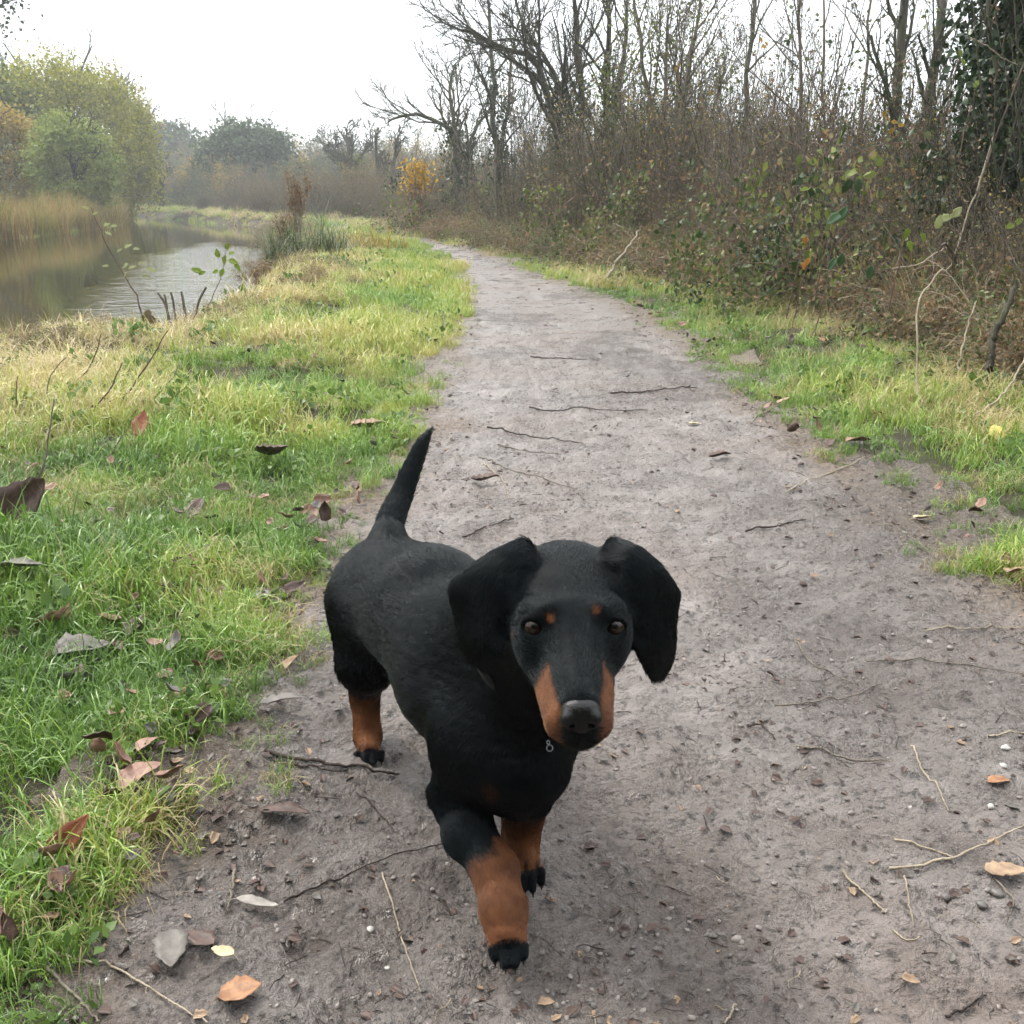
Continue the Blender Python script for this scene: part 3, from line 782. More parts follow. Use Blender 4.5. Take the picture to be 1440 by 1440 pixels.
# ------------------------------------------------------------------ grass
def blades(rng, n, h, spread, lean, width, segs=3, curl=1.0, flop=0.0):
    V = []; F = []
    for k in range(n):
        a = rng.uniform(0, 6.28); r = spread * math.sqrt(rng.random()); b = np.array([r * math.cos(a), r * math.sin(a), -.006])
        d = rng.uniform(0, 6.28); dv = np.array([math.cos(d), math.sin(d), 0]); sv = np.array([-dv[1], dv[0], 0])
        hh = h * rng.uniform(.45, 1.15); ln = lean * rng.uniform(.3, 1.5); w_ = width * rng.uniform(.6, 1.3)
        tw = rng.uniform(-.8, .8); i0 = len(V)
        for s in range(segs + 1):
            t = s / segs; ang = ln * (t ** 1.3) * curl
            px_ = hh * (math.sin(min(ang, 1.9)) * t * .75); pz = hh * t * max(math.cos(ang * .8), -.15)
            c = b + dv * px_ + np.array([0, 0, max(pz, .002 if flop else -1)])
            w2 = w_ * (1 - t) ** .6 * .5; sv2 = sv * math.cos(tw * t) + np.array([0, 0, 1]) * math.sin(tw * t) * .6
            if s < segs: V += [c - sv2 * w2, c + sv2 * w2]
            else: V += [c]
        for s in range(segs - 1):
            j = i0 + 2 * s; F += [(j, j + 1, j + 3), (j, j + 3, j + 2)]
        j = i0 + 2 * (segs - 1); F.append((j, j + 1, j + 2))
    return np.array(V), np.array(F)
def grass_material(name, stops, rough=.38, trans=.27, spec=.55):
    nt = NT(name); g = nt.n('ShaderNodeNewGeometry')
    f = nt.math('ADD', nt.math('MULTIPLY', g.outputs['Random Per Island'], .34), nt.attr('tint', 'Fac', 'INSTANCER'), clamp=True)
    col = nt.ramp(f, stops)
    v = nt.mix(.5, col, nt.ramp(nt.attr('tint', 'Fac', 'INSTANCER'), [(0, 1.), (1, 1.)]), 'MULTIPLY')
    p = nt.principled(col, rough, None, spec); t = nt.n('ShaderNodeBsdfTranslucent'); nt.l(col, t.inputs[0])
    mx = nt.n('ShaderNodeMixShader'); mx.inputs[0].default_value = trans
    nt.l(p.outputs[0], mx.inputs[1]); nt.l(t.outputs[0], mx.inputs[2])
    return nt.done(mx)
M_GRASS = grass_material('grass_blade', [(.0, (.040, .095, .018)), (.20, (.105, .205, .034)), (.42, (.200, .330, .050)), (.68, (.37, .40, .085)), (1.0, (.55, .46, .20))])
M_STRAW = grass_material('dry_grass_blade', [(.0, (.16, .125, .050)), (.4, (.34, .27, .12)), (1.0, (.50, .41, .22))], .5, .3)
M_WEED = leaf_material('weed_leaf', (.045, .095, .020), (.17, .26, .06), .4, .35, 3)
rg = np.random.default_rng(900)
src = []
for k in range(4): src.append(source('grass_tuft', *blades(rg, 34, .058, .042, .9, .0026), M_GRASS))            # 0-3 short
for k in range(2): src.append(source('grass_tuft', *blades(rg, 30, .095, .045, 1.3, .0032, 4, 1.2), M_GRASS))   # 4-5 long, bowed
for k in range(2): src.append(source('grass_tuft', *blades(rg, 26, .11, .05, 2.0, .0024, 4, 1.3, 1), M_STRAW))  # 6-7 straw, fallen
v1, f1 = leaf_cards(rg, np.stack([rg.normal(0, .03, 26), rg.normal(0, .03, 26), rg.uniform(.008, .035, 26)], 1), .024, 0, .8, 2.5)
src.append(source('weed_tuft', v1, f1, M_WEED))                                                                  # 8 broad leaves
src.append(source('grass_tuft', *blades(rg, 60, .05, .09, .8, .0034), M_GRASS))                                  # 9 wide tuft for further off
for i_, s_o in enumerate(src): s_o.name = 'grass_source_%02d' % i_
def grass_field(n, r0, r1, th0, th1, sc0, seed, power=1.0):
    rng = np.random.default_rng(seed)
    r = r0 * (r1 / r0) ** (rng.random(n) ** power); th = rng.uniform(th0, th1, n)
    x = r * np.sin(th); y = r * np.cos(th)
    dl, dr = path_sd(x, y); s = poly_sd(x, y, WPOLY)
    rag = .085 * fbm(x * 5, y * 5, 12, 3) + .05 * vnoise(x * 21, y * 21, 0, 13)
    out = np.maximum(dl + rag * smooth(0, .3, dl + .2) + .055 * smooth(3.5, 1.5, r), dr + rag - .01)
    left = dl > dr
    hedge = x - hedge_x(y)
    n1 = fbm(x * 1.4, y * 1.4, 14, 3); n2 = fbm(x * 5.5, y * 5.5, 15, 2)
    # cover: thick on the left, worn on the right verge and at both edges
    cover = np.where(left, .92 + .25 * n2 + .2 * n1, .80 + .45 * n2 + .3 * n1) * smooth(-.02, .12, out)
    bare = smooth(.12, .50, fbm(x * 3.1 + 4, y * 3.1, 16, 3)) * np.where(left, .90, .7)
    cover = cover * (1 - bare) * np.where(left, 1 - .35 * smooth(2.2, 1.0, r), 1)
    keep = (out > 0) & (s > -.12) & (rng.random(n) < cover) & (hedge < 1.2) & (s < 60)
    # straw share
    st = np.where(left, .02 + .42 * smooth(.45, 1.5, dl + .3 * n1) * smooth(9, 3.2, y) + .20 * smooth(.3, 1.2, dl), .12 + .60 * smooth(-.75, -.05, hedge + .3 * n1))
    st = st + .22 * n2
    st = np.where(s < .7, st + .25, st)
    pick = rng.random(n)
    st = st + .10 * (r < 2.6)
    idx = np.where(pick < st * .75, rng.integers(6, 8, n), np.where(pick > .965, 8, rng.integers(0, 6, n)))
    lush = left & (dl < .9)
    idx = np.where((idx < 6) & (r > 7), 9, idx)
    tint = np.clip(.17 + .20 * n1 + .12 * n2 + .34 * np.clip(st, 0, 1) + np.where(left, .18 * smooth(1.5, 3.5, y), .0) + rng.normal(0, .05, n), 0, .8)
    tint = np.where(left, tint, tint * .85) - .04 * smooth(2.4, 1.0, r)
    sc = sc0 * (1 - .16 * left * smooth(3.0, 1.4, r)) * rng.uniform(.55, 1.35, n) * np.where(left, .80, .66) * (1 + .35 * n1)
    sc = sc * np.interp(out, [0, .12, .4], [.50, .85, 1.08])
    sc = sc * np.interp(r, [0, 3, 10, 45], [1, 1.05, 1.9, 3.4])
    z = top_z(x, y)
    up = rng.uniform(.8, 1.25, n)
    k = keep
    rot = np.stack([rng.normal(0, .16, n), rng.normal(0, .16, n), rng.uniform(0, 6.28, n)], 1)[k]
    return np.stack([x, y, z], 1)[k], rot, np.stack([sc, sc, sc * up], 1)[k], idx[k], tint[k]
parts_ = [grass_field(60000, .55, 6.5, -.85, .85, 1.0, 901), grass_field(34000, 5.5, 24, -.62, .62, 1.0, 902), grass_field(42000, 20, 70, -.62, .35, 1.15, 903)]
gp = [np.concatenate([p_[i] for p_ in parts_]) for i in range(5)]
scatter('grass', 'green and straw-coloured grass on both verges of the path', 'grass', src, *gp)

# dead bracken and bramble at the foot of the hedge
brk = []
for k in range(4):
    w = Wood(400 + k); rng = w.rng
    for j in range(9):
        a = rng.uniform(0, 6.28)
        w.grow([rng.normal(0, .07), rng.normal(0, .07), -.02], [.6 * math.cos(a), .6 * math.sin(a), 1], rng.uniform(.25, .5), .0032, 1, 2, (4, 6), .7, -.22, .14, .45, 7, .2)
    v, q = w.mesh(.0008, (4, 3, 3)); tips = np.array([t[0] for t in w.tips])
    lv, lf = leaf_cards(rng, tips[rng.integers(0, len(tips), 420)], .024, .02, .5)
    bv, bf = blades(rng, 44, .40, .08, 1.2, .0045, 5, 1.2)
    brk.append(source_multi('bracken', [(v, q, (M_TWIG, M_TWIG_P, M_TWIG, M_TWIG_P)[k]), (lv, lf, (M_DEAD, M_RUST, M_DEAD, M_BRAM)[k]), (bv, bf, M_STRAW if k != 1 else M_DEAD)]))
rng = np.random.default_rng(88); pos = []; scl = []
for k in range(1300):
    y = 2.0 + 18 * rng.random() ** 1.7; x = hedge_x(y) + rng.uniform(.08, .9) + .12 * vnoise(y * 1.2, 0, 0, 5)
    h = rng.uniform(.5, 1.1) * np.interp(y, [2, 6, 14, 28], [.85, 1.15, 1.15, 1.2]); pos.append((x, y, zg(x, y))); scl.append((h, h, h * rng.uniform(.8, 1.2)))
n = len(pos); rot = np.stack([rng.normal(0, .15, n), rng.normal(0, .15, n), rng.uniform(0, 6.28, n)], 1)
scatter('dead_bracken', 'dead brown bracken and bramble at the foot of the hedge', 'undergrowth', brk, np.array(pos), rot, np.array(scl), rng.integers(0, 4, n))
# scrubby growth along the near bank of the canal
pos = []; scl = []
for k in range(520):
    t = rng.random(); y = 3.2 + 24 * t ** 1.5
    cand = WPOLY[:14]; x = np.interp(y, cand[:, 1], cand[:, 0]) + rng.normal(.10, .20)
    if y < 9: x += abs(rng.normal(0, .30))
    h = rng.uniform(.35, .75) * np.interp(y, [5, 10, 26], [.45, .85, 1.3]); pos.append((x, y, max(zg(x, y), WATER_Z))); scl.append((h, h, h))
n = len(pos); rot = np.stack([rng.normal(0, .15, n), rng.normal(0, .15, n), rng.uniform(0, 6.28, n)], 1)
scatter('bank_growth', 'brown seedheads and dead stems along the near canal bank', 'undergrowth', brk, np.array(pos), rot, np.array(scl), rng.integers(0, 4, n))
# reeds on the other side of the canal
rd = []
for k in range(3):
    bv, bf = blades(rg, 70, 1.15, .45, .55, .026, 4, .9)
    rd.append(source('reed', bv, bf, leaf_material('reed_blade_%d' % k, ((.13, .10, .030), (.16, .115, .040), (.11, .11, .028))[k], ((.38, .29, .085), (.36, .24, .09), (.30, .27, .065))[k], .6, .35, .5)))
pos = []; scl = []
ot = np.array(other)[::-1]
for k in range(1100):
    y = rng.uniform(12, 60); x = np.interp(y, ot[:, 1], ot[:, 0]) - abs(rng.normal(0, .9)) + .15
    h = rng.uniform(.30, .85) * (1.0 + .35 * vnoise(y * .6, x * .6, 0, 7)) * np.interp(y, [20, 30, 45], [.95, .95, .8]); pos.append((x, y, WATER_Z - .05)); scl.append((h, h, h))
n = len(pos); rot = np.stack([rng.normal(0, .1, n), rng.normal(0, .1, n), rng.uniform(0, 6.28, n)], 1)
scatter('reed_bed', 'yellow-brown reeds lining the far edge of the canal', 'reeds', rd, np.array(pos), rot, np.array(scl), rng.integers(0, 3, n))

# ---- single plants one can point to
def blade_object(name, label, cat, loc, bl, mat, extra=()):
    root = empty(name, loc); tag(root, label, cat)
    link_mesh('leaves', bl[0], bl[1], mat, root, smooth_shade=False)
    for nm, v, f, m in extra: link_mesh(nm, v, f, m, root, smooth_shade=False)
    return root
M_SEDGE = leaf_material('sedge_blade', (.030, .055, .018), (.16, .19, .075), .4, .3, 1.5)
c = G(445, 372, -.05); rs = np.random.default_rng(5)
for (px_, py_), lab, hh, nn, mt in (((408, 372), 'dark green sedge clump at the water, left of the tall rusty dock', .62, 300, M_SEDGE), ((455, 368), 'taller sedge clump with silvery bowed leaves at the canal edge', .72, 340, M_SEDGE)):
    g = WY(px_, py_, 10.5); g[2] = -.06
    blade_object('sedge_clump', lab, 'sedge', g, blades(rs, nn, hh, .24, 1.35, .012, 5, 1.1), mt)
for (px_, py_), lab, hh, nn in (((505, 352), 'clump of golden dry grass beside the canal path', .36, 220), ((535, 350), 'smaller golden grass clump nearest the path bend', .28, 160)):
    g = WY(px_, py_, 12.2); g[2] = zg(g[0], g[1])
    blade_object('golden_grass', lab, 'grass clump', g, blades(rs, nn, hh, .34, 1.0, .010, 4, 1.1), M_OCHRE)
def dock(label, px_, py_, Y, h, seed, spread=.25):
    w = Wood(seed); w.minr = .003; rng = w.rng
    for j in range(5): w.grow([rng.normal(0, .05), rng.normal(0, .05), 0], [rng.normal(0, .12), rng.normal(0, .12), 1], h * rng.uniform(.7, 1.0), .006, 1, 2, (5, 7), spread, .2, .06, .35, 6, .4)
    tips = np.array([t[0] for t in w.tips])
    g = WY(px_, py_, Y); g[2] = zg(g[0], g[1])
    put_tree('dock_plant', label, g, w, M_TWIG, [('seedhead', leaf_cards(rng, tips[rng.integers(0, len(tips), 1300)], .024, .022), M_RUST)], 'plant')
dock('tall rusty dock seedheads rising over the sedge clumps', 424, 362, 11.0, .86, 71)
dock('darker leaning dock seedhead at the left of the rusty one', 404, 365, 11.3, .66, 72)
dock('short brown dock by the water left of the sedge', 372, 385, 9.6, .36, 73, .5)

def stem_mesh(pts, r0, r1, n=14, sides=5, wob=.0, rng=None):
    w = Wood(1); P_ = spline(pts, n)
    if wob: P_[1:-1] += rng.normal(0, wob, (n - 2, 3))
    w.tubes.append((P_, np.linspace(r0, r1, n), 0)); return w.mesh(.0003, (sides,))
def leaf_mesh(L, Wd, fold=.25, curl=.3, point=1.0, teeth=0, rng=None, n=9, twist=0.0, thick=.0006):
    """one leaf with a midrib crease, curl and thickness, lying along +x"""
    rng = rng or np.random.default_rng(1); V = []
    for i in range(n):
        t = i / (n - 1); w_ = Wd * .5 * (math.sin(math.pi * min(t ** .75, 1)) ** (.75 * point)) + .0004
        if i in (0, n - 1): w_ = Wd * .03
        w_ *= 1 + rng.uniform(-.14, .14)
        if teeth: w_ *= 1 + teeth * (1 if i % 2 else -1)
        cx = L * t; cz = curl * L * (t - t * t) * -1.0 + curl * L * .25 * math.sin(t * 5 + twist)
        for s in (-1, -.5, 0, .5, 1):
            V.append((cx, s * w_ * math.cos(fold * abs(s)), cz + abs(s) * w_ * math.sin(fold) * 1.2 + rng.normal(0, .012) * Wd * abs(s)))
    m = len(V); V = np.array(V); V2 = V.copy(); V2[:, 2] -= thick; F = []
    for i in range(n - 1):
        for j in range(4):
            a = i * 5 + j; F.append((a, a + 5, a + 6, a + 1)); F.append((m + a, m + a + 1, m + a + 6, m + a + 5))
    for i in range(n - 1):
        a = i * 5; F.append((a, m + a, m + a + 5, a + 5)); a = i * 5 + 4; F.append((a, a + 5, m + a + 5, m + a))
    return np.concatenate([V, V2]), np.array(F)
def place(v, d, up, at):
    """turn a mesh so that +x runs along d and +z towards up"""
    d = unit_(d); up = np.array(up, float); up -= d * (up @ d); up = unit_(up); s = np.cross(up, d)
    return np.array(at) + v[:, :1] * d + v[:, 1:2] * s + v[:, 2:3] * up
M_SHOOT = bark_material('bramble_stem', (.060, .035, .030), (.14, .085, .065))
M_LIME = leaf_material('lime_leaf', (.17, .26, .030), (.34, .42, .07), .45, .5, 4)
M_PALE = leaf_material('pale_green_leaf', (.30, .34, .15), (.52, .54, .27), .45, .5, 4)
M_GREENL = leaf_material('green_hedge_leaf', (.035, .085, .030), (.07, .14, .05), .35, .25, 4)
M_ORANGE = leaf_material('orange_leaf', (.38, .15, .02), (.60, .27, .05), .5, .4, 4)
def sprig(name, label, cat, Y, stem_px, leaves, mat, r=.003, seed=1, stem_mat=None, L=.05, aspect=.62, base_ground=True, side=True):
    """a shoot with a few leaves; leaves are (px, py, size in px, angle)"""
    rng = np.random.default_rng(seed); pts = [WY(px_, py_, Y + .03 * j) for j, (px_, py_) in enumerate(stem_px)]
    base = pts[0].copy()
    root = empty(name, base); tag(root, label, cat)
    v, q = stem_mesh([p_ - base for p_ in pts], r, r * .4, 16, 5, r * .5, rng)
    link_mesh('stem', v, q, stem_mat or M_SHOOT, root)
    lm = {}
    for px_, py_, size, ang in leaves:
        c_ = WY(px_, py_, Y - .02 + rng.uniform(-.03, .03)) - base; Ls = size / FPX * Y * .80
        d = np.array([math.cos(math.radians(ang)), rng.uniform(-.35, .2), math.sin(math.radians(ang))])
        v, f = leaf_mesh(Ls, Ls * aspect, .3, .18, 1.0, .08, rng)
        link_mesh('leaf', place(v, d, [rng.uniform(-.4, .4), -.9, .5], c_ - unit_(d) * Ls * .5), f, mat, root)
    return root
sprig('bramble_shoot', 'tall bramble shoot with pale leaves standing against the canal water', 'bramble', 4.9,
      [(204, 478), (199, 436), (184, 402), (166, 373), (150, 345), (140, 318), (128, 292)],
      [(150, 316, 13, 20), (160, 318, 12, 10), (152, 328, 12, 150), (168, 352, 13, 30), (180, 346, 15, 25), (192, 350, 13, 0), (176, 374, 15, 210), (186, 376, 14, 20), (198, 370, 13, 30), (148, 374, 12, 180), (214, 380, 18, -10), (204, 388, 12, 160), (176, 386, 9, 240), (120, 292, 12, 160), (134, 300, 10, 30)],
      M_PALE, .0042, 3, aspect=.40)
sprig('dead_leaf_stalk', 'wilted brown leaves hanging on a stalk at the water edge', 'dead plant', 4.9,
      [(202, 476), (204, 450), (210, 436)], [(208, 446, 26, 255), (214, 452, 22, 290), (202, 450, 20, 250), (218, 462, 16, 300)], M_DEAD, .004, 4)
sprig('yellow_sprig', 'small plant with yellow-green leaves overhanging the canal ripples', 'plant', 5.6,
      [(285, 446), (300, 415), (312, 385), (318, 352)],
      [(306, 356, 16, 100), (316, 366, 18, 250), (328, 368, 17, -20), (334, 376, 15, -60), (312, 384, 16, 240), (276, 380, 18, 160), (284, 384, 14, 200), (303, 382, 12, 200), (320, 346, 14, 60), (326, 356, 12, 20)], M_LIME, .003, 5)
stubs = [('leftmost cut reed stub leaning left at the canal edge', [(246, 455), (222, 412)]), ('cut reed stub second from the left at the canal edge', [(238, 450), (231, 414)]),
         ('middle cut reed stub before the bright ripples', [(248, 444), (240, 411)]), ('thickest upright cut reed stub before the bright ripples', [(262, 448), (255, 410)]),
         ('rightmost thin stub leaning right before the bright ripples', [(268, 448), (290, 404)])]
for k, (lab, pl) in enumerate(stubs):
    p_ = [WY(x_, y_, 5.4) for x_, y_ in pl]; b_ = p_[0].copy(); b_[2] = min(b_[2], zg(b_[0], b_[1]))
    v, q = stem_mesh([[0, 0, -.05], (p_[0] + p_[1]) / 2 - b_, p_[1] - b_], .010 if k == 3 else .007, .006, 8, 6)
    o = link_mesh('reed_stub', v, q, M_TWIG); o.location = b_; tag(o, lab, 'reed stub', 'cut reed stubs at the water edge')
stalks = [('tall dark stalk nearest the left edge, above the big brown leaf', 3.4, [(50, 690), (62, 650), (70, 606), (76, 560)], .0030), ('dark stalk leaning right across the straw-coloured grass', 3.7, [(112, 606), (124, 590), (137, 571), (158, 540), (172, 510)], .0034),
          ('long tan stalk leaning right just below the canal edge', 4.0, [(169, 577), (186, 545), (207, 513), (236, 465)], .0036), ('thin dark stalk bowed right at the left side of the verge', 3.8, [(54, 587), (64, 556), (73, 526), (93, 503)], .0028),
          ('forked dark stalk reaching up to the water line', 4.2, [(83, 555), (104, 537), (121, 523), (134, 498), (142, 470)], .0034), ('short upright stalk at the far left of the verge', 3.9, [(20, 593), (23, 560), (25, 529)], .003),
          ('curved stalk ending in a yellow tip left of the bright green grass', 4.0, [(214, 561), (228, 548), (244, 530), (252, 512)], .0028), ('short slanting stalk by the reddish upright leaf', 3.2, [(152, 650), (162, 630), (172, 612)], .0026),
          ('thin stalk standing beside the dark clod in the grass', 4.6, [(352, 552), (348, 530), (350, 500)], .0024), ('dark branch lying against the bank at the canal edge', 5.6, [(118, 480), (134, 462), (146, 448)], .006)]
for k, (lab, Y_, pl, r_) in enumerate(stalks):
    if k < 9: Y_ = float(G(pl[0][0], pl[0][1], .05)[1])
    p_ = [WY(x_, y_, Y_ + .02 * j) for j, (x_, y_) in enumerate(pl)]; b_ = p_[0].copy(); b_[2] = zg(b_[0], b_[1])
    p_ = [b_ - [0, 0, .02]] + p_
    v, q = stem_mesh([q_ - b_ for q_ in p_], r_, r_ * .45, 16, 5, r_ * .4, np.random.default_rng(k))
    o = link_mesh('dead_stalk', v, q, M_SHOOT if k % 3 else M_TWIG); o.location = b_; tag(o, lab, 'stalk', 'dead stalks standing in the left verge')

# hedge details on the right
def branch_obj(name, label, cat, Y, pl, r0, r1, mat, group=None, dy=.05, seed=0):
    p_ = [WY(x_, y_, Y + dy * j) for j, (x_, y_) in enumerate(pl)]; b_ = p_[0].copy()
    v, q = stem_mesh([a_ - b_ for a_ in p_], r0, r1, 20, 6, r0 * .5, np.random.default_rng(seed))
    o = link_mesh(name, v, q, mat); o.location = b_; tag(o, label, cat, group); return o
branch_obj('fallen_branch', 'pale dead branch leaning out of the hedge over the grass', 'branch', 7.6, [(854, 390), (872, 362), (888, 342), (902, 318)], .012, .006, M_TWIG_P)
branch_obj('pale_cane', 'long pale cane slanting up before the dark ivied tree', 'cane', 4.6, [(1340, 372), (1355, 320), (1377, 255), (1399, 186)], .0042, .0030, M_TWIG_P, seed=1)
branch_obj('pale_cane', 'bleached cane bent at a right angle above the straw grass', 'cane', 3.0, [(1297, 566), (1290, 540), (1290, 480), (1291, 426), (1306, 402), (1326, 378)], .0030, .0022, M_TWIG_P, seed=2)
branch_obj('pale_cane', 'short pale cane leaning left of the wine-red hedge base', 'cane', 3.25, [(1345, 522), (1358, 470), (1373, 424)], .0030, .0022, M_TWIG_P, seed=3)
branch_obj('pale_cane', 'pale stem running down to the verge at the right edge', 'cane', 2.85, [(1372, 584), (1402, 562), (1424, 536), (1442, 500)], .0034, .0028, M_TWIG_P, seed=4)
branch_obj('pale_cane', 'horizontal pale cane arching across the hedge to the right', 'cane', 4.5, [(1254, 378), (1290, 372), (1310, 360), (1334, 345)], .0040, .0026, M_TWIG_P, seed=5)
branch_obj('pale_cane', 'thin whitish twig high up before the ivied tree', 'cane', 4.8, [(1362, 52), (1390, 66), (1410, 82), (1432, 92)], .0034, .0022, M_TWIG_P, seed=6)
branch_obj('dead_vine', 'thick curled dead vine hanging at the hedge front', 'vine', 4.3, [(1336, 340), (1334, 352), (1340, 368), (1332, 384), (1346, 398), (1338, 420), (1352, 446), (1362, 470)], .008, .006, M_TWIG_P, seed=7)
branch_obj('dead_vine', 'second twisted vine beside the curled dead vine', 'vine', 4.25, [(1322, 346), (1330, 344), (1342, 362), (1346, 384), (1336, 400), (1342, 430), (1330, 450)], .006, .005, M_TWIG, seed=8)
branch_obj('gnarled_stem', 'dark gnarled stem at the foot of the hedge by the right edge', 'stem', 3.3, [(1392, 520), (1396, 485), (1404, 455), (1418, 430), (1428, 395)], .013, .009, M_BARK_D, seed=9)
for lab, Y_, c_, size, ang, m_ in (
    ('uppermost pair of broad green leaves in the hedge', 4.6, [(1190, 262), (1206, 262)], 26, 250, M_GREENL), ('drooping broad green leaf left of the wooden stake', 4.6, [(1172, 308), (1184, 302)], 28, 215, M_GREENL),
    ('pair of green leaves low in the hedge beside the stake', 4.5, [(1170, 372), (1182, 366)], 22, 240, M_GREENL), ('single oval green leaf hanging right of the stake', 4.4, [(1223, 384)], 24, 265, M_GREENL),
    ('bright lime-green bramble leaves before the dark tree', 4.2, [(1275, 328), (1280, 346), (1298, 334)], 18, 260, M_LIME), ('green and silvery leaf spray above the lime leaves', 4.2, [(1332, 306), (1346, 298), (1320, 312)], 24, 20, M_PALE),
    ('yellow-green leaf cluster at the right edge', 4.2, [(1420, 318), (1432, 312)], 17, 200, M_LIME), ('cluster of bright yellow leaves between the stout trunks', 6.8, [(1248, 168), (1258, 172), (1268, 176), (1254, 184), (1244, 160)], 12, 330, M_YELLOW),
    ('yellow leaf cluster on the bare pole stem', 9.0, [(1070, 56), (1078, 62), (1074, 66)], 9, 300, M_YELLOW), ('orange leaf high in the brown bracken', 5.0, [(1132, 338)], 13, 280, M_ORANGE),
    ('orange leaf lower in the brown bracken', 5.0, [(1136, 368), (1130, 374)], 14, 250, M_ORANGE), ('dark leaf twins high against the white sky', 7.5, [(1112, 52), (1108, 60)], 11, 240, M_BRAM),
    ('thin yellow-green leaf curled before the dark tree', 4.6, [(1373, 118)], 14, 55, M_LIME), ('small lime leaf pair on the dark ivied tree', 4.8, [(1350, 76), (1354, 88)], 14, 280, M_LIME),
    ('lone dull green leaf in the bracken left of the stake', 5.0, [(1131, 266)], 13, 190, M_LIME), ('yellowing leaf on the tree with sparse green top', 9.5, [(954, 92), (950, 98)], 8, 250, M_YELLOW)):
    x0_, y0_ = c_[0]
    sprig('leafy_shoot', lab, 'leaves', Y_, [(x0_ - 26, y0_ + 110), (x0_ - 16, y0_ + 64), (x0_ - 6, y0_ + 24), (x0_ + 3, y0_ - 6)], [(a_, b_, size, ang + 25 * i) for i, (a_, b_) in enumerate(c_)], m_, .0030, int(x0_))
# stake and ivied stump
b_ = WY(1160, 404, 5.9); b_[2] = zg(b_[0], b_[1])
v, q = stem_mesh([[0, 0, -.05], [.002, 0, .12], [0, .003, .24], [.002, 0, .34]], .013, .012, 8, 8)
o = link_mesh('stake', v, q, M_BARK); o.location = b_; tag(o, 'weathered round wooden stake standing in the dead bracken', 'stake')
b_ = WY(1094, 402, 6.6); b_[2] = zg(b_[0], b_[1]); rs = np.random.default_rng(17)
w = Wood(17); w.minr = .004; w.tubes.append((spline([[0, 0, -.05], [.01, 0, .06], [0, .01, .14], [.03, 0, .20]], 8), np.linspace(.07, .05, 8), 0))
d_ = rs.normal(0, 1, (1100, 3)); d_ /= np.linalg.norm(d_, axis=1)[:, None]
put_tree('ivy_stump', 'low stump clothed in dark ivy at the edge of the grass', b_, w, M_BARK_D, [('ivy', leaf_cards(rs, np.array([.03, 0, .11]) + d_ * [.12, .12, .13] * rs.uniform(.6, 1, (1100, 1)), .026), M_IVY)], 'stump')
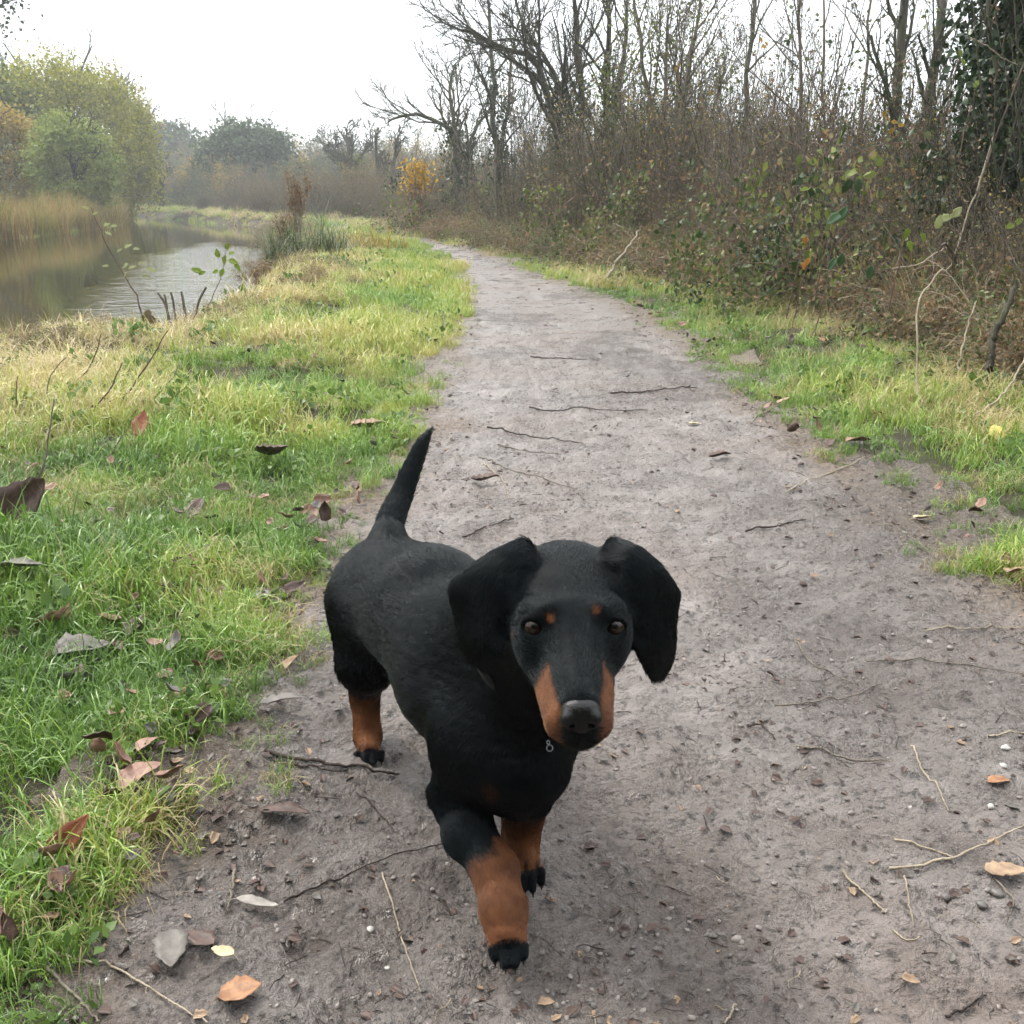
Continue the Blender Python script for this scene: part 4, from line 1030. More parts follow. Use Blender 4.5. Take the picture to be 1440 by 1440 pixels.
# ------------------------------------------------------------------ the dog
class Field:
    """a signed distance field on a grid, turned into one continuous skin"""
    def __init__(self, lo, hi, res):
        self.o = np.array(lo, float); self.res = res
        self.n = np.ceil((np.array(hi) - self.o) / res).astype(int) + 1
        self.f = np.full(self.n, 1.0, np.float32)
    def block(self, lo, hi, margin):
        a = np.clip(np.floor((lo - margin - self.o) / self.res).astype(int), 0, self.n - 1)
        b = np.clip(np.ceil((hi + margin - self.o) / self.res).astype(int) + 1, 0, self.n)
        xs = [self.o[i] + self.res * np.arange(a[i], b[i]) for i in range(3)]
        return tuple(slice(a[i], b[i]) for i in range(3)), np.stack(np.meshgrid(*xs, indexing='ij'), -1)
    def merge(self, sl, d, k, cut=False):
        f = self.f[sl]
        if cut:
            h = np.clip(0.5 - 0.5 * (f + d) / k, 0, 1)
            self.f[sl] = f * (1 - h) - d * h + k * h * (1 - h)
        else:
            h = np.clip(0.5 + 0.5 * (f - d) / k, 0, 1)
            self.f[sl] = f * (1 - h) + d * h - k * h * (1 - h)
    def cone(self, a, b, ra, rb, k=0.01, flat=None, cut=False):
        a = np.array(a, float); b = np.array(b, float); r = max(ra, rb)
        sl, P = self.block(np.minimum(a, b) - r * 1.5, np.maximum(a, b) + r * 1.5, k + 3 * self.res)
        if P.size == 0: return
        ab = b - a; L2 = max(ab @ ab, 1e-9)
        t = np.clip(((P - a) @ ab) / L2, 0, 1)
        v = P - (a + t[..., None] * ab)
        if flat is not None:
            w, s = flat; w = np.array(w, float); w /= np.linalg.norm(w)
            v = v + ((s - 1) * (v @ w))[..., None] * w
        d = np.linalg.norm(v, axis=-1) - (ra + (rb - ra) * t)
        self.merge(sl, d.astype(np.float32), k, cut)
    def ellipsoid(self, c, axes, radii, k=0.01, cut=False):
        c = np.array(c, float); A = np.array(axes, float); R = np.array(radii, float)
        sl, P = self.block(c - R.max(), c + R.max(), k + 3 * self.res)
        q = ((P - c) @ A.T) / R
        n = np.linalg.norm(q, axis=-1); g = np.linalg.norm(q / R, axis=-1)
        d = n * (n - 1) / np.maximum(g, 1e-6)
        self.merge(sl, d.astype(np.float32), k, cut)
    def stamp(self, pts, rad):
        out = Field.__new__(Field); out.o = self.o; out.res = self.res; out.n = self.n
        out.f = np.full(self.n, 1.0, np.float32)
        for p, r in zip(pts, rad):
            sl, P = self.block(p - r, p + r, 4 * self.res)
            d = np.linalg.norm(P - p, axis=-1) - r
            out.f[sl] = np.minimum(out.f[sl], d)
        return out
    def union(self, other, k):
        f, d = self.f, other.f
        h = np.clip(0.5 + 0.5 * (f - d) / k, 0, 1)
        self.f = f * (1 - h) + d * h - k * h * (1 - h)
    def skin(self, relax=2):
        f = self.f; s = f < 0
        c = np.zeros(tuple(self.n - 1), np.int8)
        for i in (0, 1):
            for j in (0, 1):
                for k in (0, 1):
                    c += s[i:self.n[0] - 1 + i, j:self.n[1] - 1 + j, k:self.n[2] - 1 + k]
        act = (c > 0) & (c < 8)
        ijk = np.argwhere(act)
        idx = np.full(c.shape, -1, np.int64); idx[act] = np.arange(len(ijk))
        corners = [(i, j, k) for i in (0, 1) for j in (0, 1) for k in (0, 1)]
        val = {q: f[ijk[:, 0] + q[0], ijk[:, 1] + q[1], ijk[:, 2] + q[2]] for q in corners}
        acc = np.zeros((len(ijk), 3)); cnt = np.zeros(len(ijk))
        for q in corners:
            for ax in range(3):
                if q[ax] == 0:
                    q2 = tuple(1 if i == ax else q[i] for i in range(3))
                    a, b = val[q], val[q2]
                    m = (a < 0) != (b < 0)
                    t = np.where(m, a / np.where(np.abs(a - b) < 1e-9, 1e-9, a - b), 0)
                    pos = np.tile(np.array(q, float), (len(ijk), 1)); pos[:, ax] += t
                    acc[m] += pos[m]; cnt[m] += 1
        V = self.o + self.res * (ijk + acc / cnt[:, None])
        Q = []
        for ax in range(3):
            sa = np.moveaxis(s, ax, 0); ia = np.moveaxis(idx, ax, 0)
            m = sa[:-1, 1:-1, 1:-1] != sa[1:, 1:-1, 1:-1]
            e = np.argwhere(m)
            i, j, k = e[:, 0], e[:, 1] + 1, e[:, 2] + 1
            q = np.stack([ia[i, j - 1, k - 1], ia[i, j, k - 1], ia[i, j, k], ia[i, j - 1, k]], 1)
            inside = sa[i, j, k]
            q[~inside] = q[~inside][:, ::-1]
            if ax == 1: q = q[:, ::-1]
            Q.append(q)
        Q = np.concatenate(Q)
        for _ in range(relax):
            S = np.zeros_like(V); N = np.zeros(len(V))
            for a in range(4):
                b = (a + 1) % 4
                np.add.at(S, Q[:, a], V[Q[:, b]]); np.add.at(S, Q[:, b], V[Q[:, a]])
                np.add.at(N, Q[:, a], 1); np.add.at(N, Q[:, b], 1)
            V = V * 0.4 + 0.6 * S / N[:, None]
        return V, Q

def unit(v):
    v = np.array(v, float); return v / np.linalg.norm(v)

# head frame: side (towards the picture's right), forward (muzzle), up
H0 = W(806, 880, 0.80)
HF = unit(W(819, 1004, 0.725) - H0)
HS = unit(np.array([1.0, 0.0, 0.015]) - HF * np.dot([1.0, 0.0, 0.015], HF))
HU = np.cross(HF, HS); HU = HU if HU[2] > 0 else -HU
def hd(s, f, u): return H0 + s * HS + f * HF + u * HU
HAX = [HS, HF, HU]

EAR_L = [[(748, 790, 0.838), (742, 774, 0.848), (737, 764, 0.858), (731, 764, 0.868)], [(724, 800, 0.829), (714.0, 780.0, 0.8333), (696.3, 778.9, 0.8448), (682.8, 789.0, 0.86)], [(716, 838, 0.826), (697.0, 812.0, 0.8277), (668.7, 800.9, 0.8428), (648.3, 808.9, 0.865)], [(713, 866, 0.827), (692.0, 845.0, 0.8273), (658.9, 826.8, 0.8428), (632.5, 827.9, 0.87)], [(709, 893, 0.828), (688.0, 878.0, 0.8269), (661.9, 862.7, 0.8442), (639.9, 863.0, 0.87)], [(705, 916, 0.822), (686.0, 908.0, 0.8283), (665.9, 898.2, 0.8448), (646.9, 894.5, 0.87)], [(700, 932, 0.832), (687.4, 925.0, 0.8373), (670.9, 922.1, 0.8484), (656.2, 919.5, 0.868)], [(692, 944, 0.842), (686.6, 941.0, 0.8455), (680.1, 941.0, 0.8515), (676.3, 937.0, 0.86)]]
EAR_R = [[(850, 790, 0.84), (857, 774, 0.8488), (862, 764, 0.8584), (868, 764, 0.868)], [(874, 796, 0.829), (886.0, 776.0, 0.8341), (896.8, 773.9, 0.8464), (905.2, 786.9, 0.862)], [(880, 830, 0.827), (900.0, 806.0, 0.8286), (923.6, 797.0, 0.845), (937.1, 811.5, 0.868)], [(883, 862, 0.828), (904.0, 843.0, 0.8295), (931.4, 827.9, 0.847), (953.8, 834.3, 0.875)], [(886, 890, 0.83), (906.0, 878.0, 0.8317), (930.2, 866.8, 0.8507), (950.0, 868.7, 0.878)], [(896, 916, 0.828), (911.0, 910.0, 0.8364), (931.1, 903.2, 0.854), (948.5, 901.0, 0.88)], [(908, 941, 0.842), (917.9, 933.0, 0.8477), (930.8, 930.1, 0.8601), (944.7, 927.5, 0.88)], [(920, 957, 0.855), (923.6, 956.0, 0.8579), (928.3, 955.0, 0.8628), (933.0, 950.1, 0.872)]]
def patch(grid, nu=64, nv=64):
    g = np.array([[W(*q) for q in row] for row in grid])
    def resample(a, n):
        m = a.shape[0]; t = np.linspace(0, m - 1, n); out = []
        for x in t:
            i = min(int(x), m - 2); f = x - i
            p0, p1, p2, p3 = a[max(i - 1, 0)], a[i], a[i + 1], a[min(i + 2, m - 1)]
            out.append(0.5 * ((2 * p1) + (-p0 + p2) * f + (2 * p0 - 5 * p1 + 4 * p2 - p3) * f * f + (-p0 + 3 * p1 - 3 * p2 + p3) * f ** 3))
        return np.array(out)
    a = resample(g, nu)
    return np.swapaxes(resample(np.swapaxes(a, 0, 1), nv), 0, 1)

# skeleton in metres; each entry: a, b, radius a, radius b, blend, flow direction of the coat
def P(px, py, t): return W(px, py, t)
BONES = []
def bone(a, b, ra, rb, k=0.02, flow=None, flat=None):
    a = np.array(a, float); b = np.array(b, float)
    BONES.append((a, b, ra, rb, k, unit(flow) if flow is not None else unit(b - a), flat))
pelvis = np.array([-.144, 1.150, .204]); loin = np.array([-.090, 1.070, .212])
rib = np.array([-.045, .965, .190]); chest = np.array([-.008, .885, .168]); brisket = np.array([.002, .858, .152])
HEADING = unit(brisket * [1, 1, 0] - pelvis * [1, 1, 0]); LAT = np.array([-HEADING[1], HEADING[0], 0])
back = -HEADING
bone(pelvis, loin, .067, .070, .02, back)
bone(loin, rib, .069, .070, .02, back + [0, 0, -.15])
bone(rib, chest, .069, .060, .02, back + [0, 0, -.3])
bone(chest, brisket, .060, .049, .02, [0, 0, -1])
bone(rib + [0, 0, .03], hd(0, -.07, -.05), .052, .044, .03, (rib - hd(0, -.07, -.05)))
bone(chest + [.01, .02, .02], hd(0, -.03, -.075), .052, .030, .03, [0, .1, -1])
# tail
def spline(pts, n):
    a = np.array(pts, float); m = len(a); out = []
    for x in np.linspace(0, m - 1, n):
        i = min(int(x), m - 2); f = x - i
        p0, p1, p2, p3 = a[max(i - 1, 0)], a[i], a[i + 1], a[min(i + 2, m - 1)]
        out.append(0.5 * ((2 * p1) + (-p0 + p2) * f + (2 * p0 - 5 * p1 + 4 * p2 - p3) * f * f + (-p0 + 3 * p1 - 3 * p2 + p3) * f ** 3))
    return np.array(out)
tb = [P(546, 768, 1.235), P(548, 738, 1.255), P(562, 702, 1.275), P(579, 660, 1.29), P(592, 628, 1.30), P(604, 607, 1.305)]
tr = [.019, .0172, .0140, .0112, .0082, .0028]
tt_ = spline([list(a) + [r] for a, r in zip(tb, tr)], 16)
for i in range(15): bone(tt_[i][:3], tt_[i + 1][:3], tt_[i][3], tt_[i + 1][3], .0012 if i > 1 else .012)
# hind legs: the near one on the picture's left, the other behind the belly
hipR = np.array([-.162, 1.140, .188]); kneeR = np.array([-.168, 1.115, .132]); hockR = P(513, 975, 1.272); metaR = P(517, 1035, 1.262); pawR = P(519, 1055, 1.240)
bone(hipR, kneeR, .053, .036, .02, [0, .2, -1]); bone(kneeR, hockR, .032, .0165, .010, [0, .1, -1])
bone(hockR, metaR, .0165, .0165, .008, [0, 0, -1]); bone(metaR, pawR, .0165, .0130, .006, [0, -.3, -1])
dL = np.array([.098, .055, 0])
hipL = hipR + [.085, .05, 0]; kneeL = np.array([-.075, 1.14, .115]); hockL = np.array([-.062, 1.185, .06]); metaL = np.array([-.058, 1.175, .022]); pawL = np.array([-.055, 1.155, .013])
bone(hipL, kneeL, .050, .032, .02, [0, .2, -1]); bone(kneeL, hockL, .030, .016, .012, [0, .1, -1]); bone(hockL, metaL, .015, .015, .008, [0, 0, -1]); bone(metaL, pawL, .016, .015, .006, [0, -.3, -1])
# fore leg that is lifted (picture's left)
shR = P(664, 1045, .975); elR = P(648, 1116, 1.0); mdR = P(659, 1172, .975); wrR = P(695, 1222, .948); knR = P(708, 1280, .918); pwR = P(713, 1318, .900)
bone(shR, elR, .035, .027, .02, [0, 0, -1]); bone(elR, mdR, .026, .0225, .012); bone(mdR, wrR, .0225, .0190, .010)
bone(wrR, knR, .0186, .0200, .012); bone(knR, pwR, .0200, .0172, .008)
bone(P(616, 1114, 1.01), P(605, 1130, 1.015), .010, .003, .010)
# fore leg on the ground
shL = P(758, 1035, 1.00); elL = P(742, 1105, 1.02); wrL = P(732, 1178, 1.035); pwL = P(740, 1216, 1.022)
bone(shL, elL, .036, .027, .02, [0, 0, -1]); bone(elL, wrL, .024, .0185, .012); bone(wrL, pwL, .0165, .0140, .008)
def toes(c, fwd, side, r, spread, length, drop):
    """four toes; returns the tips for the claws"""
    tips = []
    for i, s in enumerate((-1.5, -.5, .5, 1.5)):
        ln = length * (1.0 if abs(s) < 1 else .66)
        a = c + side * s * spread * .55
        m = c + side * s * spread * .95 + fwd * ln * .6 + np.array([0, 0, drop * .25])
        e = c + side * s * spread * .98 + fwd * ln + np.array([0, 0, -drop])
        bone(a, m, r * .95, r * 1.0, .002); bone(m, e, r, r * .80, .0012)
        tips.append((e, unit(e - m)))
    return tips
tipsR = toes(pawR + [0, 0, -.001], unit([.12, -1, -.05]), np.array([1., .1, 0]), .0050, .0096, .021, .003)
toes(pawL, unit([.1, -1, -.05]), np.array([1., .1, 0]), .007, .010, .019, .003)
dn = unit(P(716, 1345, .880) - knR)
tipsF = toes(pwR + dn * .002, unit(dn + [0, -.12, 0]), unit(HS), .0060, .0080, .022, .002)
tipsG = toes(pwL + [0, -.002, .0], unit([.08, -1, -.30]), np.array([1., .1, 0]), .0050, .0090, .021, .006)

RES = 0.0019
lo = np.array([-.27, .60, -.01]); hi = np.array([.17, 1.32, .56])
F = Field(lo, hi, RES)
for a, b, ra, rb, k, fl, flat in BONES:
    F.cone(a, b, ra, rb, k, flat)
# the chest narrows to a keel between the fore legs
F.cone(P(742, 1080, .955), P(732, 1116, .975), .034, .022, .015)
# skull, cheeks, brow, stop, muzzle, flews, chin
HEADP = [
 ('e', (0, -.056, -.015), (.0500, .056, .034), .012),
 ('e', (0, -.030, -.016), (.0460, .045, .030), .012),
 ('e', (0, -.020, -.018), (.0395, .040, .028), .012),
 ('c', (0, -.005, -.022), (0, .050, -.024), .0300, .0205, .012),
 ('c', (0, -.01, -.001), (0, .070, -.0095), .0150, .0115, .012),
 ('c', (0, .045, -.022), (0, .072, -.021), .0215, .0180, .008),
 ('c', (-.0195, .012, -.034), (-.0130, .070, -.031), .0140, .0122, .008),
 ('c', (.0175, .012, -.034), (.0125, .070, -.031), .0140, .0122, .008),
 ('c', (0, .030, -.040), (0, .074, -.036), .0150, .0140, .008),
 ('c', (0, .0, -.045), (0, .060, -.040), .018, .0125, .010),
 ('e', (-.0285, -.018, -.026), (.018, .032, .026), .012),
 ('e', (.0285, -.018, -.026), (.018, .032, .026), .012),
 ('c', (-.021, -.006, .0085), (-.031, -.016, .004), .0075, .0070, .012),
 ('c', (.021, -.006, .0085), (.031, -.016, .004), .0075, .0070, .012),
]
for hp in HEADP:
    if hp[0] == 'e': F.ellipsoid(hd(*hp[1]), HAX, hp[2], hp[3])
    else: F.cone(hd(*hp[1]), hd(*hp[2]), hp[3], hp[4], hp[5])
for q_ in ((722, 806, .845), (878, 806, .845), (735, 785, .855), (866, 785, .855)):
    F.cone(W(*q_), W(*q_) + HF * .004, .0115, .0115, .014)
# eyes: where the pixels put them, set into sockets with lids
EYES = []
for sx, (ex, ey) in ((-1, (752, 881)), (1, (863, 881))):
    # find the depth at which the head surface lies under this pixel
    ts = np.arange(.72, .90, .0005); pts = np.array([W(ex, ey, t) for t in ts])
    ii = np.round((pts - F.o) / F.res).astype(int)
    dv = F.f[ii[:, 0], ii[:, 1], ii[:, 2]]
    hit = ts[np.argmax(dv < 0)]
    EYES.append((sx, W(ex, ey, hit + .0062), W(ex, ey, hit)))
for sx, c, s in EYES:
    v = unit(unit(np.array([0, 0, CAM_H]) - c) * .7 + HF * .35 + HS * sx * .25)
    e1 = unit(np.cross(v, HU)); e2 = np.cross(e1, v); e2 = e2 if e2[2] > 0 else -e2
    e1 = e1 if e1[0] > 0 else -e1
    ring = []
    for a in np.linspace(0, 2 * math.pi, 40, endpoint=False):
        ca, sa = math.cos(a), math.sin(a)
        inner = 1.18 if ca * sx < 0 else 1.0          # the inner corner is drawn out towards the nose
        p = c + e1 * ca * .0088 * inner + e2 * (sa * .0066 - (.0012 if ca * sx < 0 else 0) * abs(ca)) + v * (.0048 - .0022 * abs(ca))
        ring.append((p, .0024 if sa > 0 else .0019))
    lidf = F.stamp([r[0] for r in ring], [r[1] for r in ring])
    F.union(lidf, .0035)
    F.ellipsoid(c + v * .0075, [e1, v, e2], (.0082, .0075, .0043), .0015, cut=True)
# ears as thick soft flaps hanging from the skull
for E in (EAR_L, EAR_R):
    g = patch(E, 90, 60)
    nu, nv = g.shape[:2]
    u = np.linspace(0, 1, nu)[:, None] * np.ones((1, nv)); v = np.ones((nu, 1)) * np.linspace(0, 1, nv)[None]
    edge = np.minimum(np.minimum(v, 1 - v) * 3.0, (1 - u) * 4.0).clip(0, 1)
    r = .0017 + .0011 * np.sqrt(edge)
    r = r + .0015 * np.clip(1 - u * 5, 0, 1)
    E_f = F.stamp(g.reshape(-1, 3), r.ravel())
    F.union(E_f, .007)
EARPTS = [patch(E, 30, 14) for E in (EAR_L, EAR_R)]
# nothing of the dog below the ground
zz = (F.o[2] + F.res * np.arange(F.n[2]))[None, None, :]
F.f = np.maximum(F.f, (0.0015 - zz).astype(np.float32))
DV, DQ = F.skin(2)

def seg_d(P_, a, b):
    ab = b - a; t = np.clip(((P_ - a) @ ab) / max(ab @ ab, 1e-9), 0, 1)
    return np.linalg.norm(P_ - (a + t[:, None] * ab), axis=1), t

def vnormals(V, Q):
    n = np.cross(V[Q[:, 2]] - V[Q[:, 0]], V[Q[:, 3]] - V[Q[:, 1]])
    N = np.zeros_like(V)
    for a in range(4): np.add.at(N, Q[:, a], n)
    return N / np.maximum(np.linalg.norm(N, axis=1), 1e-12)[:, None]
DN = vnormals(DV, DQ)
if np.mean(np.sum(DN * (DV - DV.mean(0)), 1)) < 0:
    DQ = DQ[:, ::-1].copy(); DN = -DN

# ridges where the short coat parts over the moving skin
b1 = DV @ HEADING; b2 = DV @ LAT
rip = vnoise(b1 * 70, b2 * 45, DV[:, 2] * 210, 301) * .6 + vnoise(b1 * 120, b2 * 90, DV[:, 2] * 420, 302) * .4
onbody = smooth(.10, .15, np.linalg.norm(DV - H0, axis=1)) * smooth(.07, .11, DV[:, 2]) * (1 - smooth(.25, .28, DV[:, 2]))
DV = DV + DN * (rip * onbody * .00085)[:, None]
hrip = vnoise(((DV - H0) @ HS) * 110, ((DV - H0) @ HF) * 60, ((DV - H0) @ HU) * 110, 303)
DV = DV + DN * (hrip * (1 - onbody) * .00025 * smooth(.07, .11, DV[:, 2]))[:, None]
DN = vnormals(DV, DQ)
# head coordinates of every vertex
HL = np.stack([(DV - H0) @ HS, (DV - H0) @ HF, (DV - H0) @ HU], 1)
ppx, ppy, ppt = project(DV)
wob = vnoise(DV[:, 0] * 260, DV[:, 1] * 260, DV[:, 2] * 260, 5) * .5 + vnoise(DV[:, 0] * 90, DV[:, 1] * 90, DV[:, 2] * 90, 9) * .5
tan = np.zeros(len(DV))
def paint(mask): 
    global tan
    tan = np.maximum(tan, np.clip(mask, 0, 1))
s_, f_, u_ = HL[:, 0], HL[:, 1], HL[:, 2]
nose_c = hd(0, .083, -.0085)
on_head = (f_ > -.09) & (np.abs(s_) < .06) & (u_ > -.075) & (u_ < .05) & (ppt < .84)
# muzzle sides: tan, with a black bridge along the top
bridge = .0125 + .002 * wob
m = smooth(-.0045, .0045, np.abs(s_) - bridge - .0 * f_) * smooth(.028, .038, f_ + .003 * wob - .25 * np.clip(-u_ - .02, 0, 1)) * smooth(-.006, -.012, u_ + .002 * wob) * (1 - smooth(.084, .088, f_))
m = m * smooth(-.060, -.046, u_)
paint(m * on_head)
# brow spots
for q in ((-.0185, .004), (.0195, .004)):
    pass
def spot(c, r, soft=.3, strength=1.0):
    d = np.linalg.norm(DV - c, axis=1) * (1 + .25 * wob)
    paint(strength * (1 - smooth(r * (1 - soft), r * (1 + soft), d)))
def surf(px, py):                # the nearest skin vertex seen at a pixel
    d2 = (ppx - px) ** 2 + (ppy - py) ** 2
    c = np.where(d2 < 20)[0]
    if len(c) == 0: c = np.array([np.argmin(d2)])
    return DV[c[np.argmin(ppt[c])]]
spot(surf(774, 866), .0030, .4); spot(surf(842, 857), .0026, .4)
spot(surf(684, 1112), .009, .7, .16); spot(surf(717, 893), .0025, .5, .3)
pass
# legs
def leg_tan(a, b, t0, rad, t1=1.2, soft=.12):
    d, _ = seg_d(DV, a, b); ab = b - a
    t = ((DV - a) @ ab) / (ab @ ab) + .12 * wob
    paint((d < rad) * smooth(t0 - soft * 1.7, t0 + soft * 1.7, t) * (1 - smooth(t1, t1 + .1, t)))
leg_tan(hockR, metaR, -.05, .035, 3.0, .2); leg_tan(hockL, metaL, -.05, .035, 3.0)
leg_tan(elL, wrL, .45, .036, 2.5, .1)
leg_tan(mdR, wrR, .84, .034, 1.6, .12); leg_tan(wrR, knR, -.12, .036, 3, .1)
dd, tt = seg_d(DV, elR, wrR)
inner = smooth(.012, .019, ((DV - (elR + wrR) / 2) @ HS) + .002 * wob)
paint((dd < .034) * inner * smooth(.66, .80, tt + .1 * wob) * (tt < .995))
# black streaks along the toes
def toe_black(c, fwd, side, r, L, off):
    q = DV - c; near = np.linalg.norm(q, axis=1) < r
    f = q @ unit(fwd); s = q @ unit(side)
    st = .5 + .5 * np.cos(s / .0108 * 2 * math.pi + math.pi * 1.0)
    global tan
    b = near * smooth(off, off + .006, f + .003 * wob + .006 * (1 - st)) 
    tan = tan * (1 - .95 * near * smooth(off - .005, off + .006, f + .004 * wob) * np.clip(1.5 * smooth(.55, .95, 1 - st) + smooth(off + .013, off + .019, f), 0, 1))
toe_black(pawR, np.array([0, -1, -.4]), np.array([1, 0, 0]), .042, 0, .002)
toe_black(pwL, np.array([0, -1, -.6]), np.array([1, 0, 0]), .042, 0, .000)
toe_black(pwR, dn, HS, .055, 0, .014)
tan = np.clip(tan, 0, 1)

def coat_nodes(nt, tanfac, warm=True):
    co = nt.coord('Object')
    n1 = nt.noise(co, 60, 3); n2 = nt.noise(co, 14, 2)
    tancol = nt.ramp(n1, [(.3, (.095, .034, .013)), (.7, (.185, .072, .028))])
    blk = nt.ramp(n2, [(.35, (.0008, .0014, .0018)), (.7, (.0017, .0028, .0036))])
    return nt.mix(tanfac, blk, tancol)

nt = NT('dog_skin')
cst = coat_nodes(nt, nt.attr('tan'))
hn = nt.noise(nt.coord('Object'), 420, 3)
p = nt.principled(cst, .52, nt.bump(hn, .35, .0012), .05)
M_SKIN = nt.done(p)

nt = NT('dog_coat')
cst = coat_nodes(nt, nt.attr('tan'))
cst = nt.mix(nt.math('MULTIPLY', nt.attr('lite'), nt.math('SUBTRACT', 1.0, nt.attr('tan'))), cst, (.0060, .0098, .0125))
p = nt.principled(cst, .26, None, .20)
p.inputs['Specular Tint'].default_value = (.80, .95, 1.0, 1)
M_COAT = nt.done(p)

DOG = empty('dachshund', (float((pelvis[0] + chest[0]) / 2), float((pelvis[1] + chest[1]) / 2), 0.0))
tag(DOG, 'black and tan dachshund walking towards the viewer on the muddy path, one forepaw lifted', 'dog')
DOFF = np.array(DOG.location)
body = link_mesh('body', DV - DOFF, DQ, M_SKIN, DOG)
point_attr(body, 'tan', tan)

# ---- coat: short hairs lying along the body
rng = np.random.default_rng(7)
def coat(n_hair, V, Q, N, tanv):
    A = V[Q]; cr = np.cross(A[:, 2] - A[:, 0], A[:, 3] - A[:, 1]); area = np.linalg.norm(cr, axis=1) / 2
    cen = A.mean(1)
    px_, py_, t_ = project(cen)
    wgt = area / t_ ** 1.5
    facing = np.sum(N[Q[:, 0]] * (np.array([0, 0, CAM_H]) - cen), 1)
    wgt = wgt * np.where(facing > -.1, 1, .25)
    cdf = np.cumsum(wgt); cdf /= cdf[-1]
    fi = np.searchsorted(cdf, rng.random(n_hair))
    a, b = rng.random((2, n_hair, 1))
    q = A[fi]
    p0 = (q[:, 0] * (1 - a) + q[:, 1] * a) * (1 - b) + (q[:, 3] * (1 - a) + q[:, 2] * a) * b
    nn = N[Q[fi, 0]]
    # coat flow: average of the bones' directions, nearest first
    flow = np.zeros_like(p0); wsum = np.zeros(n_hair)
    for a_, b_, ra, rb, k, fl, flat in BONES:
        d, t = seg_d(p0, a_, b_); d = np.abs(d - (ra + (rb - ra) * t)) + .003
        w = 1 / d ** 2
        flow += w[:, None] * fl; wsum += w
    flow /= wsum[:, None]
    hl = np.stack([(p0 - H0) @ HS, (p0 - H0) @ HF, (p0 - H0) @ HU], 1)
    inhead = smooth(.085, .06, np.linalg.norm(hl / [1.0, 1.35, 1.0] - [0, -.0, -.015], axis=1))
    hflow = -HF[None] * 1.0 + HS[None] * (hl[:, :1] * 14) - HU[None] * .15
    flow = flow * (1 - inhead[:, None]) + hflow * inhead[:, None]
    ln = .0075 - .0042 * inhead
    isear = np.zeros(n_hair, bool)
    for E in EARPTS:
        c = E.reshape(-1, 3)
        low = E.mean(1)
        dmin = np.full(n_hair, 9.0); di = np.zeros(n_hair, int)
        sel = np.where(np.linalg.norm(p0 - c.mean(0), axis=1) < .11)[0]
        for j in range(0, len(sel), 20000):
            s = sel[j:j + 20000]
            D = np.linalg.norm(p0[s][:, None, :] - c[None, ::2], axis=2)
            dmin[s] = D.min(1); di[s] = D.argmin(1) * 2 // E.shape[1]
        m = dmin < .0075
        tang = np.gradient(low, axis=0); tang /= np.linalg.norm(tang, axis=1)[:, None]
        flow[m] = tang[di[m]]; ln[m] = .0055; isear |= m
    tailz = seg_d(p0, tb[1], tb[-1])[0] < .03
    ln = np.where(tailz, .009, ln)
    legs = (p0[:, 2] < .06)
    ln = np.where(legs, .0032, ln)
    # leave the eyes and nose free
    bad = np.linalg.norm(p0 - nose_c, axis=1) < .0108
    for sx, c, s in EYES: bad |= np.linalg.norm(p0 - s, axis=1) < .0085
    flow = flow - nn * np.sum(flow * nn, 1)[:, None]
    jit = rng.normal(0, 1, (n_hair, 3)) * (.16 - .08 * inhead)[:, None]
    flow = flow / np.maximum(np.linalg.norm(flow, axis=1), 1e-6)[:, None] + jit
    flow = flow - nn * np.sum(flow * nn, 1)[:, None]
    flow /= np.maximum(np.linalg.norm(flow, axis=1), 1e-6)[:, None]
    ln = ln * rng.uniform(.7, 1.25, n_hair)
    # tufts: hairs near one another lean together
    for ax_ in range(3):
        flow[:, ax_] += .09 * vnoise(p0[:, 0] * 210, p0[:, 1] * 210, p0[:, 2] * 210, 60 + ax_) + .07 * vnoise(p0[:, 0] * 55, p0[:, 1] * 55, p0[:, 2] * 55, 70 + ax_)
    ln = ln * (1 + .3 * vnoise(p0[:, 0] * 260, p0[:, 1] * 260, p0[:, 2] * 260, 80))
    lift = rng.uniform(.08, .20, n_hair)[:, None] * (1 + .6 * vnoise(p0[:, 0] * 240, p0[:, 1] * 240, p0[:, 2] * 240, 81))[:, None]
    L = ln[:, None]
    p1 = p0 + (flow * .5 + nn * lift * 1.0 * .5) * L
    p2 = p0 + (flow * 1.0 + nn * lift * .62) * L
    ok = ~bad & (p0[:, 2] > .004)
    # coat colour from the skin below
    tv = tanv[Q[fi]].mean(1)
    tv = np.clip(tv + rng.normal(0, .55, n_hair) * (4 * tv * (1 - tv)) + (rng.random(n_hair) < .05) * (tv > .9) * -.6, 0, 1)
    return np.stack([p0 - nn * .0004, p1, p2], 1)[ok], tv[ok]
NH = 330000
HP, HT = coat(NH, DV, DQ, DN, tan)
hc = bpy.data.hair_curves.new('coat')
hc.add_curves([3] * len(HP))
hc.attributes['position'].data.foreach_set('vector', (HP.reshape(-1, 3) - DOFF).astype(np.float32).ravel())
ra = hc.attributes.get('radius') or hc.attributes.new('radius', 'FLOAT', 'POINT')
ra.data.foreach_set('value', np.tile(np.array([.00011, .00009, .00002], np.float32), len(HP)))
ta = hc.attributes.new('tan', 'FLOAT', 'CURVE')
ta.data.foreach_set('value', HT.astype(np.float32))
la = hc.attributes.new('lite', 'FLOAT', 'CURVE')
r0_ = HP[:, 0]
lit = (rng.random(len(HP)) < .10 + .16 * smooth(-.2, .6, vnoise(r0_[:, 0] * 190, r0_[:, 1] * 190, r0_[:, 2] * 190, 88))).astype(np.float32)
la.data.foreach_set('value', lit)
hc.materials.append(M_COAT)
coat_o = bpy.data.objects.new('coat', hc); COL.objects.link(coat_o); coat_o.parent = DOG
